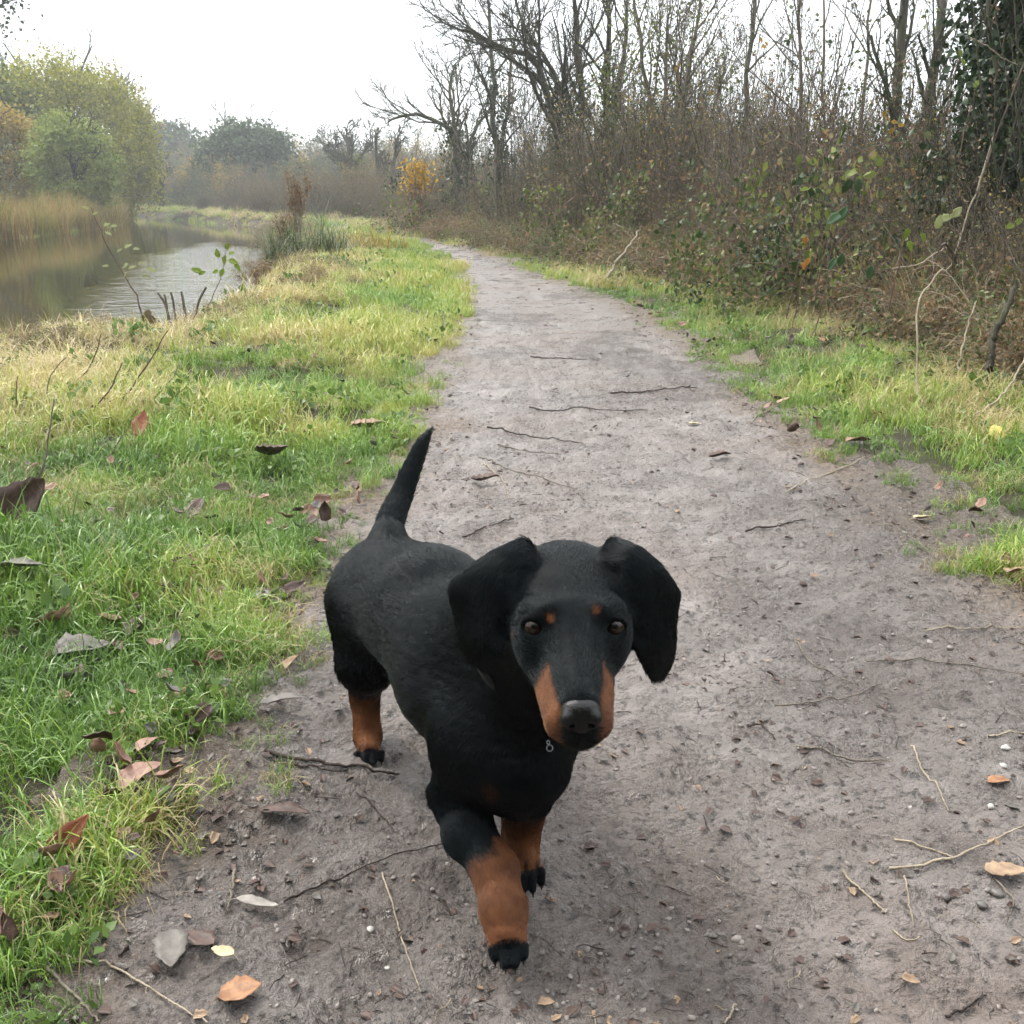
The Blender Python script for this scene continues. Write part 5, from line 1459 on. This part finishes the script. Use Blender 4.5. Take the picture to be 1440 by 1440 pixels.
coat_o['kind'] = 'stuff'

# ---- nose leather
NF = Field(nose_c - .022, nose_c + .022, .0007)
NF.ellipsoid(hd(0, .0788, -.0092), HAX, (.0138, .0092, .0088), .004)
NF.ellipsoid(hd(0, .0860, -.0165), HAX, (.0085, .0050, .0080), .004)
for sx in (-1, 1):
    NF.ellipsoid(hd(sx * .0092, .0850, -.0120), HAX, (.0058, .0060, .0068), .003)
    NF.cone(hd(sx * .0062, .0935, -.0145), hd(sx * .0078, .080, -.0145), .0027, .0020, .0012, cut=True)
    NF.cone(hd(sx * .0085, .0925, -.0152), hd(sx * .0150, .0875, -.0175), .0016, .0010, .0012, cut=True)
NF.cone(hd(0, .0925, -.011), hd(0, .0905, -.026), .0007, .0007, .001, cut=True)
nv_, nq_ = NF.skin(1)
nt = NT('nose_leather')
vor = nt.n('ShaderNodeTexVoronoi'); vor.inputs['Scale'].default_value = 900; nt.l(nt.coord('Object'), vor.inputs['Vector'])
p = nt.principled((.0035, .0035, .004), .36, nt.bump(vor.outputs['Distance'], .35, .0006), .28)
link_mesh('nose', nv_ - DOFF, nq_, nt.done(p), DOG)

# ---- eyes
nt = NT('eyeball')
xyz = nt.n('ShaderNodeSeparateXYZ'); nt.l(nt.coord('Object'), xyz.inputs[0])
rad = nt.math('SQRT', nt.math('ADD', nt.math('MULTIPLY', xyz.outputs[0], xyz.outputs[0]), nt.math('MULTIPLY', xyz.outputs[1], xyz.outputs[1])))
rr = nt.math('DIVIDE', rad, .0085)
ic = nt.ramp(rr, [(.0, (.003, .003, .003)), (.27, (.003, .003, .003)), (.36, (.026, .013, .008)), (.66, (.018, .009, .005)), (.76, (.008, .005, .004)), (.86, (.022, .016, .014))])
p = nt.principled(ic, .04, None, .30)
M_EYE = nt.done(p)
for sx, c, s in EYES:
    v = unit(np.array([0.03, 0, CAM_H]) - c)
    n1, n2 = 24, 32; vs = []; fs = []
    for i in range(n1 + 1):
        for j in range(n2):
            th = math.pi * i / n1; ph = 2 * math.pi * j / n2
            bulge = 1 + .05 * max(0, math.cos(th) - .75) / .25
            vs.append((.0085 * math.sin(th) * math.cos(ph), .0085 * math.sin(th) * math.sin(ph), .0085 * math.cos(th) * bulge))
    for i in range(n1):
        for j in range(n2):
            fs.append((i * n2 + j, i * n2 + (j + 1) % n2, (i + 1) * n2 + (j + 1) % n2, (i + 1) * n2 + j))
    e = link_mesh('eye', np.array(vs), fs, M_EYE, DOG)
    e.rotation_euler = Vector(v).to_track_quat('Z', 'Y').to_euler()
    e.location = c - DOFF - v * .0010

# ---- claws
nt = NT('claw_horn'); M_CLAW = nt.done(nt.principled((.012, .010, .009), .3, None, .5))
def claw(e, d, ln=.0050, r=.0017):
    d = unit(d); a = unit(np.cross(d, [0.3, 0.2, 1])); b = np.cross(d, a)
    vs = []; n = 7
    for i in range(5):
        t = i / 4.0; c = e + d * ln * t + np.array([0, 0, -1]) * ln * .35 * t * t; r_ = r * (1 - t) ** .7 + .0002
        for j in range(n):
            vs.append(c + a * r_ * math.cos(j * 2 * math.pi / n) + b * r_ * math.sin(j * 2 * math.pi / n))
    fs = [(i * n + j, i * n + (j + 1) % n, (i + 1) * n + (j + 1) % n, (i + 1) * n + j) for i in range(4) for j in range(n)]
    vs = np.array(vs); vs[:, 2] = np.maximum(vs[:, 2], .001)
    link_mesh('claw', vs - DOFF, fs, M_CLAW, DOG)
for tips in (tipsR, tipsG): 
    for e, d in tips: claw(e + d * .001, d, .0052, .0017)
for e, d in tipsF: claw(e + d * .001, d, .0062, .0020)

# ---- collar and its ring
nt = NT('collar_webbing'); M_COL = nt.done(nt.principled((.010, .010, .011), .45, nt.bump(nt.noise(nt.coord('Object'), 900, 2), .3, .0005), .5))
nt = NT('steel_ring'); M_RING = nt.done(nt.principled((.40, .41, .43), .35, None, .5, Metallic=1.0))
def torus(c, n, R, r, name, mat, parent, flat=1.0, nu=48, nv=10, R2=None):
    n = unit(n); a = unit(np.cross(n, [0.31, 0.12, .9])); b = np.cross(n, a); vs = []
    for i in range(nu):
        t = 2 * math.pi * i / nu; d = a * math.cos(t) + b * math.sin(t) * (R2 / R if R2 else 1)
        for j in range(nv):
            s = 2 * math.pi * j / nv
            vs.append(c + d * (R + r * math.cos(s)) + n * r * math.sin(s) * flat)
    fs = [(i * nv + j, i * nv + (j + 1) % nv, ((i + 1) % nu) * nv + (j + 1) % nv, ((i + 1) % nu) * nv + j) for i in range(nu) for j in range(nv)]
    return link_mesh(name, np.array(vs) - DOFF, fs, mat, parent)
na, nb = rib + [0, 0, .03], hd(0, -.07, -.05)
nc = na * .38 + nb * .62
torus(nc + np.array([.004, -.006, -.010]), nb - na, .0560, .0022, 'collar', M_COL, DOG, flat=2.2)
rp = surf(773, 1052)
rn = unit(np.array([0, 0, CAM_H]) - rp)
torus(W(771, 1044, project(rp)[2] - .008), rn + [.9, 0, .2], .0016, .0004, 'collar_ring', M_RING, DOG, nu=24, nv=6)
torus(W(773, 1052, project(rp)[2] - .007), rn + [-.2, 0, .1], .0027, .0004, 'collar_ring', M_RING, DOG, nu=24, nv=6)
# ------------------------------------------------------------------ leaves, sticks and stones lying about
def dead_material(name, c0, c1, rough=.55):
    nt = NT(name); co = nt.coord('Object')
    n = nt.noise(co, 90, 4); sp = nt.noise(co, 400, 2)
    col = nt.ramp(n, [(.32, c0), (.68, c1)]); col = nt.mix(nt.ramp(sp, [(.62, 0.), (.70, .6)]), col, tuple(x * .35 for x in c0))
    return nt.done(nt.principled(col, rough, nt.bump(n, .4, .002), .4))
LM = dict(brown=dead_material('leaf_dark_brown', (.030, .018, .014), (.085, .045, .032)), grey=dead_material('leaf_grey', (.070, .062, .055), (.135, .120, .105)),
          tan=dead_material('leaf_tan', (.16, .10, .060), (.34, .24, .15)), cream=dead_material('leaf_cream', (.30, .24, .13), (.48, .41, .26)),
          orange=dead_material('leaf_orange_brown', (.14, .055, .024), (.33, .17, .08)), pink=dead_material('leaf_pinkish', (.15, .075, .055), (.28, .165, .12)),
          red=dead_material('leaf_red_brown', (.16, .045, .020), (.27, .085, .035)), pale=dead_material('leaf_pale', (.15, .135, .12), (.28, .255, .225)), yellow=dead_material('leaf_yellow', (.45, .33, .06), (.65, .52, .16)))
def ground_leaf(label, px_, py_, Lp, Wp, ang, m_, fold=.3, curl=.25, tilt=.1, teeth=0, lift=.004, seed=0, group='fallen leaves', stand=0.0, stalk=True):
    """a leaf lying where the ground shows at the pixel; ang is its bearing on the ground"""
    g = G(px_, py_, .02); k = np.linalg.norm(g - [0, 0, CAM_H]) / FPX
    qa = np.linspace(0, 6.28, 13); z = float(top_z(np.r_[g[0], g[0] + np.cos(qa) * Lp * k * .38, g[0] + np.cos(qa) * Lp * k * .2], np.r_[g[1], g[1] + np.sin(qa) * Lp * k * .38, g[1] + np.sin(qa) * Lp * k * .2]).max()) + .0006
    g = G(px_, py_, z + lift)
    L_ = Lp * k; W_ = Wp * k; rng = np.random.default_rng(seed + int(px_))
    v, f = leaf_mesh(L_, W_, fold, curl * .6, 1.0, teeth, rng, 11, seed * .7, .0005); v[:, 0] -= L_ / 2
    a = math.radians(ang); d = np.array([math.cos(a), math.sin(a), tilt + stand]); up = np.array([rng.normal(0, .15), rng.normal(0, .15) - stand * 1.2, 1.0 - stand * .6])
    v = place(v, d, up, [0, 0, 0])
    dz = -v[:, 2].min() if not stand else -v[:, 2].min() - .006
    o = link_mesh('leaf', v, f, LM[m_]); o.location = (g[0], g[1], z + lift * .5 + dz * .8); tag(o, label, 'leaf', group)
    if stalk:
        sv, sq = stem_mesh([place(np.array([[-L_ / 2 - .0, 0, 0]]), d, up, [0, 0, 0])[0], place(np.array([[-L_ * .62, .01 * L_, -.002]]), d, up, [0, 0, 0])[0], place(np.array([[-L_ * .74, .04 * L_, -.004]]), d, up, [0, 0, 0])[0]], L_ * .012, L_ * .007, 5, 5)
        link_mesh('stalk', sv, sq, LM[m_], o)
ground_leaf('big purple-brown leaf propped up in the grass at the left edge', 28, 730, 88, 66, 10, 'brown', .35, .25, .1, .06, .03, 1, stand=.9)
ground_leaf('grey pointed leaf lying tip down at the grass edge, bottom left', 240, 1332, 74, 38, -72, 'grey', .2, .10, .05, .10, .004, 2)
ground_leaf('dark wet leaf half under the grey pointed leaf', 282, 1318, 44, 30, 150, 'brown', .2, .1, 0, .05, .003, 3)
ground_leaf('small cream and yellow leaf right of the grey pointed leaf', 313, 1337, 32, 20, 160, 'cream', .3, .2, 0, .08, .004, 4)
ground_leaf('rounded orange-brown leaf lying on the mud, bottom left', 338, 1393, 52, 46, 25, 'orange', .25, .2, 0, .05, .004, 5)
ground_leaf('dark leaf with an orange rim standing in the grass, lower left', 95, 1185, 74, 34, 35, 'red', .35, .25, .2, .05, .02, 6, stand=.7)
ground_leaf('small pinkish leaf above the larger pink-brown leaf in the grass', 206, 1032, 32, 26, 60, 'pink', .3, .2, .1, 0, .03, 7)
ground_leaf('larger pink-brown leaf sunk in the grass, lower left', 196, 1078, 62, 44, 55, 'pink', .35, .3, .15, .05, .03, 8)
ground_leaf('grey-brown leaf flat in the grass below the big purple-brown leaf', 24, 785, 56, 34, 0, 'grey', .3, .2, .1, .04, .03, 9)
ground_leaf('pale narrow leaf lying on the wet mud beside the grass', 362, 1268, 58, 16, -12, 'pale', .25, .15, 0, 0, .003, 10)
ground_leaf('red-brown leaf hanging upright in the straw grass', 198, 592, 34, 18, 80, 'red', .35, .2, .1, .05, .05, 11, stand=1.2)
ground_leaf('pale pink-brown leaf on the bright green strip of grass', 516, 590, 46, 40, 15, 'pink', .35, .25, .1, .05, .04, 12)
ground_leaf('cream-coloured leaf at the edge of the right verge', 1298, 726, 26, 20, 10, 'cream', .3, .2, 0, 0, .008, 13)
ground_leaf('pale yellow pointed leaf in the grass at the right edge', 1402, 604, 24, 20, 80, 'yellow', .3, .2, .1, 0, .03, 14, stand=.5)
ground_leaf('long pale tan leaf in the grass of the right verge', 1104, 560, 30, 14, 40, 'tan', .3, .2, .1, 0, .02, 15)
ground_leaf('small orange leaf among pebbles at the right edge of the path', 1405, 1097, 30, 18, 5, 'orange', .3, .2, 0, 0, .003, 16)
ground_leaf('flattened rust-orange leaf patch near the right edge of the path', 1415, 1222, 52, 26, 0, 'tan', .1, .05, 0, .1, .002, 17, stalk=False)
ground_leaf('large grey rotting leaf in the grass at the left', 112, 905, 70, 46, 20, 'grey', .4, .3, .1, .08, .02, 18)
ground_leaf('dark curled leaf just right of the large grey rotting leaf', 192, 868, 44, 30, 70, 'brown', .5, .4, .1, .05, .03, 19, stand=.4)
ground_leaf('pale curled leaf at the right edge of the grass verge', 1428, 800, 30, 22, 30, 'tan', .4, .3, .1, 0, .01, 20)
ground_leaf('dark crumpled clump of leaves in the left verge grass', 382, 630, 42, 34, 10, 'brown', .6, .5, .1, .12, .03, 21, stalk=False)
ground_leaf('dark crumpled leaf clump in the straw grass further left', 176, 556, 46, 34, 10, 'brown', .6, .5, .1, .12, .04, 22, stalk=False)
ground_leaf('black crumpled leaf on the path just right of the tail', 682, 674, 40, 22, 0, 'brown', .5, .45, 0, .15, .004, 23, stalk=False)
ground_leaf('dark crumpled leaf on the path near the right verge', 1012, 641, 32, 18, 5, 'brown', .5, .45, 0, .15, .004, 24, stalk=False)
ground_leaf('curled tan leaf just left of the hind foot', 411, 930, 42, 18, 75, 'tan', .6, .25, 0, 0, .004, 25)
ground_leaf('orange leaf lying in the straw grass on the right verge', 1160, 470, 20, 15, 80, 'orange', .3, .2, .1, 0, .05, 26)
ground_leaf('brown leaf in the right verge grass near the path', 1208, 618, 38, 26, 20, 'pink', .3, .2, 0, .05, .01, 27)
ground_leaf('pale leaf fragment on the path right of the green strip', 978, 595, 20, 12, 10, 'cream', .2, .2, 0, 0, .004, 28)
ground_leaf('yellow leaf in the grass just left of the tail', 455, 692, 20, 12, 50, 'orange', .3, .3, .1, 0, .04, 29)
ground_leaf('dark pointed leaf in the lower left grass by the pinkish leaves', 230, 1110, 46, 30, 60, 'brown', .4, .3, .2, .08, .01, 30)
ground_leaf('broad dark leaf at the middle of the left verge', 268, 775, 56, 36, 25, 'grey', .35, .3, .1, .08, .02, 31)
ground_leaf('dark leaf folded upright in the middle of the left verge', 275, 708, 34, 24, 70, 'brown', .4, .3, .1, .08, .03, 32, stand=.4)
ground_leaf('grey ragged leaf trodden into mud left of the hind leg', 395, 985, 56, 30, 10, 'grey', .3, .3, 0, .15, .003, 33)
ground_leaf('dark ragged leaf trodden in at the grass edge by the mud', 400, 1140, 70, 34, -8, 'brown', .25, .25, 0, .18, .003, 34, stalk=False)

M_STK = dict(d=M_TWIG, p=M_TWIG_P, k=bark_material('stick_dark', (.018, .013, .011), (.055, .042, .036)))
def stick(label, pl, r, m_, lift=.001):
    pts = []
    for px_, py_ in pl:
        g = G(px_, py_, .015); z = float(top_z(g[0], g[1])); g = G(px_, py_, z); pts.append([g[0], g[1], z])
    P_ = spline(pts, 24); P_[:, 2] = top_z(P_[:, 0], P_[:, 1])
    zz_ = np.maximum(P_[:, 2], np.convolve(np.pad(P_[:, 2], 4, 'edge'), np.ones(9) / 9, 'valid')) + r * .8 + lift
    P_[:, 2] = zz_; b_ = P_[0].copy(); rng = np.random.default_rng(int(pl[0][0])); P_ = P_ - b_
    P_[:, :2] += rng.normal(0, r * .35, (24, 2))
    w = Wood(1); w.tubes.append((P_, np.linspace(r, r * .55, 24) * rng.uniform(.85, 1.15, 24), 0)); v, q = w.mesh(.0003, (6,))
    o = link_mesh('stick' if m_ != 'p' else 'straw', v, q, M_STK[m_]); o.location = b_
    tag(o, label, 'stick' if m_ != 'p' else 'straw', 'sticks and straws lying on the path')
for a_ in [
 ('longest pale straw, running in from the right edge', [(1250, 1225), (1330, 1211), (1380, 1190), (1450, 1155)], .0016, 'p'),
 ('kinked pale straw below the longest straw', [(1185, 1227), (1216, 1258), (1246, 1290)], .0014, 'p'),
 ('short curved straw beyond the kinked straw', [(1256, 1308), (1272, 1320), (1294, 1324)], .0011, 'p'),
 ('pale straw touching the longest straw from the left', [(1258, 1181), (1300, 1192), (1338, 1206)], .0013, 'p'),
 ('straight pale straw slanting down above the longest straw', [(1282, 1050), (1308, 1094), (1334, 1142)], .0013, 'p'),
 ('thin upright straw crossing beneath the longest straw', [(1270, 1228), (1278, 1270), (1284, 1312)], .0010, 'p'),
 ('straight dark stick lying across the path on the right', [(1120, 1061), (1190, 1066), (1256, 1068)], .0016, 'd'),
 ('thick dark stick lying below the hind foot', [(372, 1058), (430, 1070), (500, 1080), (562, 1093)], .0024, 'k'),
 ('dark forked stick just under the thick dark stick', [(386, 1072), (440, 1080), (490, 1082)], .0016, 'k'),
 ('long thin dark twig left of the raised foreleg', [(400, 1268), (460, 1236), (530, 1215), (640, 1190)], .0011, 'k'),
 ('thin straw curving down at the bottom centre', [(538, 1234), (556, 1290), (572, 1340), (592, 1398)], .0009, 'p'),
 ('thin dark twig between hind foot and foreleg', [(500, 1110), (528, 1140), (552, 1170)], .0010, 'k'),
 ('long curved straw in the bottom left corner', [(62, 1344), (130, 1358), (190, 1380), (292, 1442)], .0013, 'p'),
 ('dark stick in the bottom left corner under the straw', [(50, 1350), (90, 1385), (142, 1442)], .0018, 'd'),
 ('short dark stick standing off the small cream leaf', [(330, 1228), (326, 1256), (320, 1284)], .0018, 'd'),
 ('short black stick left of the raised paw', [(418, 1310), (410, 1326), (402, 1342)], .0018, 'k'),
 ('farthest dark stick lying square across the path', [(746, 503), (790, 505), (842, 507)], .0030, 'k'),
 ('dark stick reaching in from the right edge of the path', [(858, 555), (920, 552), (980, 547)], .0030, 'k'),
 ('long dark stick across the path, second from the farthest', [(745, 573), (810, 579), (912, 578)], .0026, 'k'),
 ('dark curved stick right of the tail tip', [(684, 600), (720, 612), (765, 616), (820, 621)], .0026, 'k'),
 ('forked twig beneath the dark curved stick', [(700, 625), (745, 638), (788, 644)], .0022, 'd'),
 ('thin long twig slanting down right of the tail', [(672, 643), (730, 664), (812, 690)], .0017, 'd'),
 ('thin curved straw right of the tail', [(680, 655), (706, 674), (716, 702)], .0014, 'p'),
 ('pale straw slanting from the right verge onto the path', [(1105, 692), (1180, 662), (1262, 630)], .0017, 'p'),
 ('short pale straw at the edge of the right verge', [(1056, 594), (1080, 580), (1106, 564)], .0020, 'p'),
 ('thick short dark stick on the path near the right verge', [(1048, 748), (1090, 742), (1132, 734)], .0022, 'k'),
 ('long dark twig lying across the path right of the ear', [(1090, 993), (1160, 984), (1240, 966)], .0013, 'd'),
 ('short dark twig slanting above the long dark twig', [(1118, 905), (1150, 942), (1206, 968)], .0012, 'd'),
 ('dark twig at the bottom right of the path', [(1332, 1430), (1360, 1416), (1386, 1402)], .0014, 'k'),
 ('hooked brown twig at the right edge near the bottom', [(1397, 1236), (1416, 1256), (1424, 1280), (1414, 1302)], .0012, 'd'),
 ('straight twig along the right edge below the verge', [(1218, 934), (1330, 938), (1442, 944)], .0013, 'd'),
 ('fine straw along the right verge at the picture edge', [(1300, 890), (1370, 886), (1442, 884)], .0012, 'p'),
 ('pale straw at the right edge above the white pebbles', [(1390, 1034), (1416, 1032), (1446, 1030)], .0016, 'p'),
 ('grey twig beside the back of the dog', [(650, 760), (690, 742), (722, 730)], .0016, 'k'),
 ('small curved dark twig right of the muzzle', [(1050, 1024), (1070, 1030), (1090, 1046)], .0014, 'k'),
 ('short pale stem at the bottom of the path', [(1020, 1440), (1028, 1424), (1036, 1406)], .0012, 'p')]: stick(*a_)

# stones
def stone_mesh(rng, r, flat=.6):
    n1, n2 = 6, 9; V = []
    k = rng.normal(0, 1, 3)
    for i in range(n1 + 1):
        for j in range(n2):
            th = math.pi * i / n1; ph = 2 * math.pi * j / n2; d = np.array([math.sin(th) * math.cos(ph), math.sin(th) * math.sin(ph), math.cos(th)])
            V.append(d * r * (1 + .28 * float(vnoise(d[0] * 1.7 + k[0], d[1] * 1.7 + k[1], d[2] * 1.7 + k[2], 3))) * [1.15, .85, flat])
    F = [(i * n2 + j, (i + 1) * n2 + j, (i + 1) * n2 + (j + 1) % n2, i * n2 + (j + 1) % n2) for i in range(n1) for j in range(n2)]
    return np.array(V), np.array(F)
def stone_material(name, c0, c1, rough=.6):
    nt = NT(name); n = nt.noise(nt.coord('Object'), 160, 4); return nt.done(nt.principled(nt.ramp(n, [(.3, c0), (.7, c1)]), rough, nt.bump(n, .5, .002), .4))
M_ST_W = stone_material('stone_white', (.28, .27, .25), (.48, .46, .43)); M_ST_G = stone_material('stone_grey', (.13, .11, .10), (.26, .23, .21), .45); M_ST_D = stone_material('stone_dark', (.06, .055, .05), (.14, .125, .115), .4)
rs = np.random.default_rng(41)
for k, (px_, py_, sz, m_, lab) in enumerate([
 (521, 1308, 9, M_ST_W, 'small white stone left of the raised paw'), (1414, 1053, 10, M_ST_W, 'uppermost white stone at the right edge of the path'), (1411, 1078, 8, M_ST_W, 'left of the two white stones side by side at the right edge'),
 (1430, 1076, 7, M_ST_W, 'right of the two white stones side by side at the right edge'), (1281, 1136, 8, M_ST_W, 'lone white stone near the tip of the straight pale straw'), (1393, 1135, 8, M_ST_W, 'white stone below and left of the pale flat stone'),
 (1421, 1117, 10, M_ST_G, 'pale flat stone right of the small orange leaf'), (1354, 1022, 8, M_ST_G, 'pale stone above the white stones by the verge'), (1308, 905, 10, M_ST_G, 'pale lump of stone below the right verge'),
 (1336, 912, 8, M_ST_G, 'smaller pale stone right of the pale lump'), (1402, 1258, 14, M_ST_D, 'grey rounded stone inside the hooked brown twig'), (1380, 1274, 12, M_ST_D, 'flat dark stone left of the hooked twig'),
 (1330, 1262, 11, M_ST_D, 'dark stone pressed into the mud below the longest straw'), (1036, 1322, 11, M_ST_G, 'grey stone sunk in the mud at lower right'), (138 + 1100, 910, 8, M_ST_G, 'small grey stone in the middle of the right track'),
 (545, 1362, 6, M_ST_W, 'tiny white stone below the small white stone'), (1250, 1378, 12, M_ST_D, 'dark stone at the bottom right of the path'), (1282, 1380, 9, M_ST_D, 'smaller dark stone beside the bottom right one')]):
    g = G(px_, py_, .01); z = float(top_z(g[0], g[1])); g = G(px_, py_, z); r_ = sz * np.linalg.norm(g - [0, 0, CAM_H]) / FPX * .62
    v, f = stone_mesh(rs, r_, .6); o = link_mesh('stone', v, f, m_); o.location = (g[0], g[1], z + r_ * .2); o.rotation_euler = (0, 0, rs.uniform(0, 6)); tag(o, lab, 'stone', 'stones on the path')

# loose grit, leaf scraps and twig bits on the path: nobody could count them
bits = []
for k in range(3): v, f = stone_mesh(rs, .0042, .55); bits.append(source('grit', v, f, (M_ST_G, M_ST_D, M_ST_G)[k], True))
for k in range(4):
    v, f = leaf_mesh(.014, .009, .5, .22, 1.0, .12, rs, 6, k, .0004); bits.append(source('scrap', v, f, LM[('brown', 'tan', 'brown', 'grey')[k]], True))
for k in range(3):
    v, q = stem_mesh([[-.013, 0, .0], [-.004, .002 * (k - 1), .001], [.005, -.0015 * k, .002], [.013, .001, 0]], .0007, .0004, 7, 4); bits.append(source('twig_bit', v, np.concatenate([q[:, :3], q[:, [0, 2, 3]]]), (M_TWIG, M_STK['k'], M_TWIG_P)[k], True))
for i_, s_o in enumerate(bits): s_o.name = 'bit_source_%02d' % i_
rng = np.random.default_rng(97); n = 80000
r = .55 * (16 / .55) ** rng.random(n); th = rng.uniform(-.7, .7, n); x = r * np.sin(th); y = r * np.cos(th)
dl, dr = path_sd(x, y); ed = -np.maximum(dl, dr)
den = np.where(ed > 0, .45 + .55 * smooth(.16, .0, ed), smooth(-.22, -.02, ed) * .9) * (.55 + .6 * vnoise(x * 3, y * 3, 0, 44))
keep = rng.random(n) < den
nearedge = smooth(.20, .0, ed)
p_ = rng.random(n)
idx = np.where(p_ < .50 - .25 * nearedge, np.where(rng.random(n) < .03, 2, rng.integers(0, 2, n)), np.where(p_ < .80, np.where(rng.random(n) < .12, 4, np.where(rng.random(n) < .7, 3, 6)), np.where(rng.random(n) < .75, 8, rng.integers(7, 10, n))))
sc = rng.uniform(.22, 1.0, n) ** 2.0 * 1.25 * np.interp(r, [0, 2, 16], [.9, 1.1, 2.8]); sc = np.where(idx < 3, sc * .62, sc * .9)
z = top_z(x, y) + .0006
rot = np.stack([rng.normal(0, .25, n), rng.normal(0, .25, n), rng.uniform(0, 6.28, n)], 1)
scatter('path_litter', 'grit, twig bits and leaf scraps strewn over the muddy path', 'litter', bits, np.stack([x, y, z], 1)[keep], rot[keep], np.stack([sc, sc, sc], 1)[keep], idx[keep])
# leaves lost among the grass
rng = np.random.default_rng(98); n = 5200
big = [source('fallen_leaf', *leaf_mesh(.055, .038, .45, .35, 1, .06, rs, 8, k, .0005), LM[m_], True) for k, m_ in enumerate(('brown', 'brown', 'grey', 'pink'))]
r = .7 * (14 / .7) ** rng.random(n); th = rng.uniform(-.65, .65, n); x = r * np.sin(th); y = r * np.cos(th)
dl, dr = path_sd(x, y); s = poly_sd(x, y, WPOLY); out = np.maximum(dl, dr)
keep = (out > .04) & (s > 0) & (x - hedge_x(y) < .3) & (rng.random(n) < .22 + .22 * (dl > 0) * smooth(3.5, 1.5, r) + .34 * smooth(.25, .05, out) + .34 * vnoise(x * 2, y * 2, 0, 45))
sc = rng.uniform(.28, .80, n) * np.interp(r, [0, 3, 14], [.8, 1, 1.4]); rot = np.stack([rng.normal(0, .5, n), rng.normal(0, .5, n), rng.uniform(0, 6.28, n)], 1)
scatter('fallen_leaves', 'dead brown leaves caught in the grass of both verges', 'leaves', big, np.stack([x, y, top_z(x, y) + rng.uniform(.006, .036, n)], 1)[keep], rot[keep], np.stack([sc, sc, sc], 1)[keep], rng.integers(0, 4, n)[keep])

# ------------------------------------------------------------------ damp autumn air
hz = link_mesh('haze', np.array([(x_, y_, z_) for x_ in (-110, 110) for y_ in (-8, 146) for z_ in (-2.6, 19)]), [(0, 1, 3, 2), (4, 6, 7, 5), (0, 4, 5, 1), (2, 3, 7, 6), (0, 2, 6, 4), (1, 5, 7, 3)], smooth_shade=False)
nt = NT('haze'); pv = nt.n('ShaderNodeVolumePrincipled'); pv.inputs['Color'].default_value = (.93, .96, 1.0, 1); pv.inputs['Density'].default_value = .0025; pv.inputs['Anisotropy'].default_value = .2
nt.l(pv.outputs[0], nt.out.inputs['Volume']); hz.data.materials.append(nt.m); tag(hz, kind='stuff')
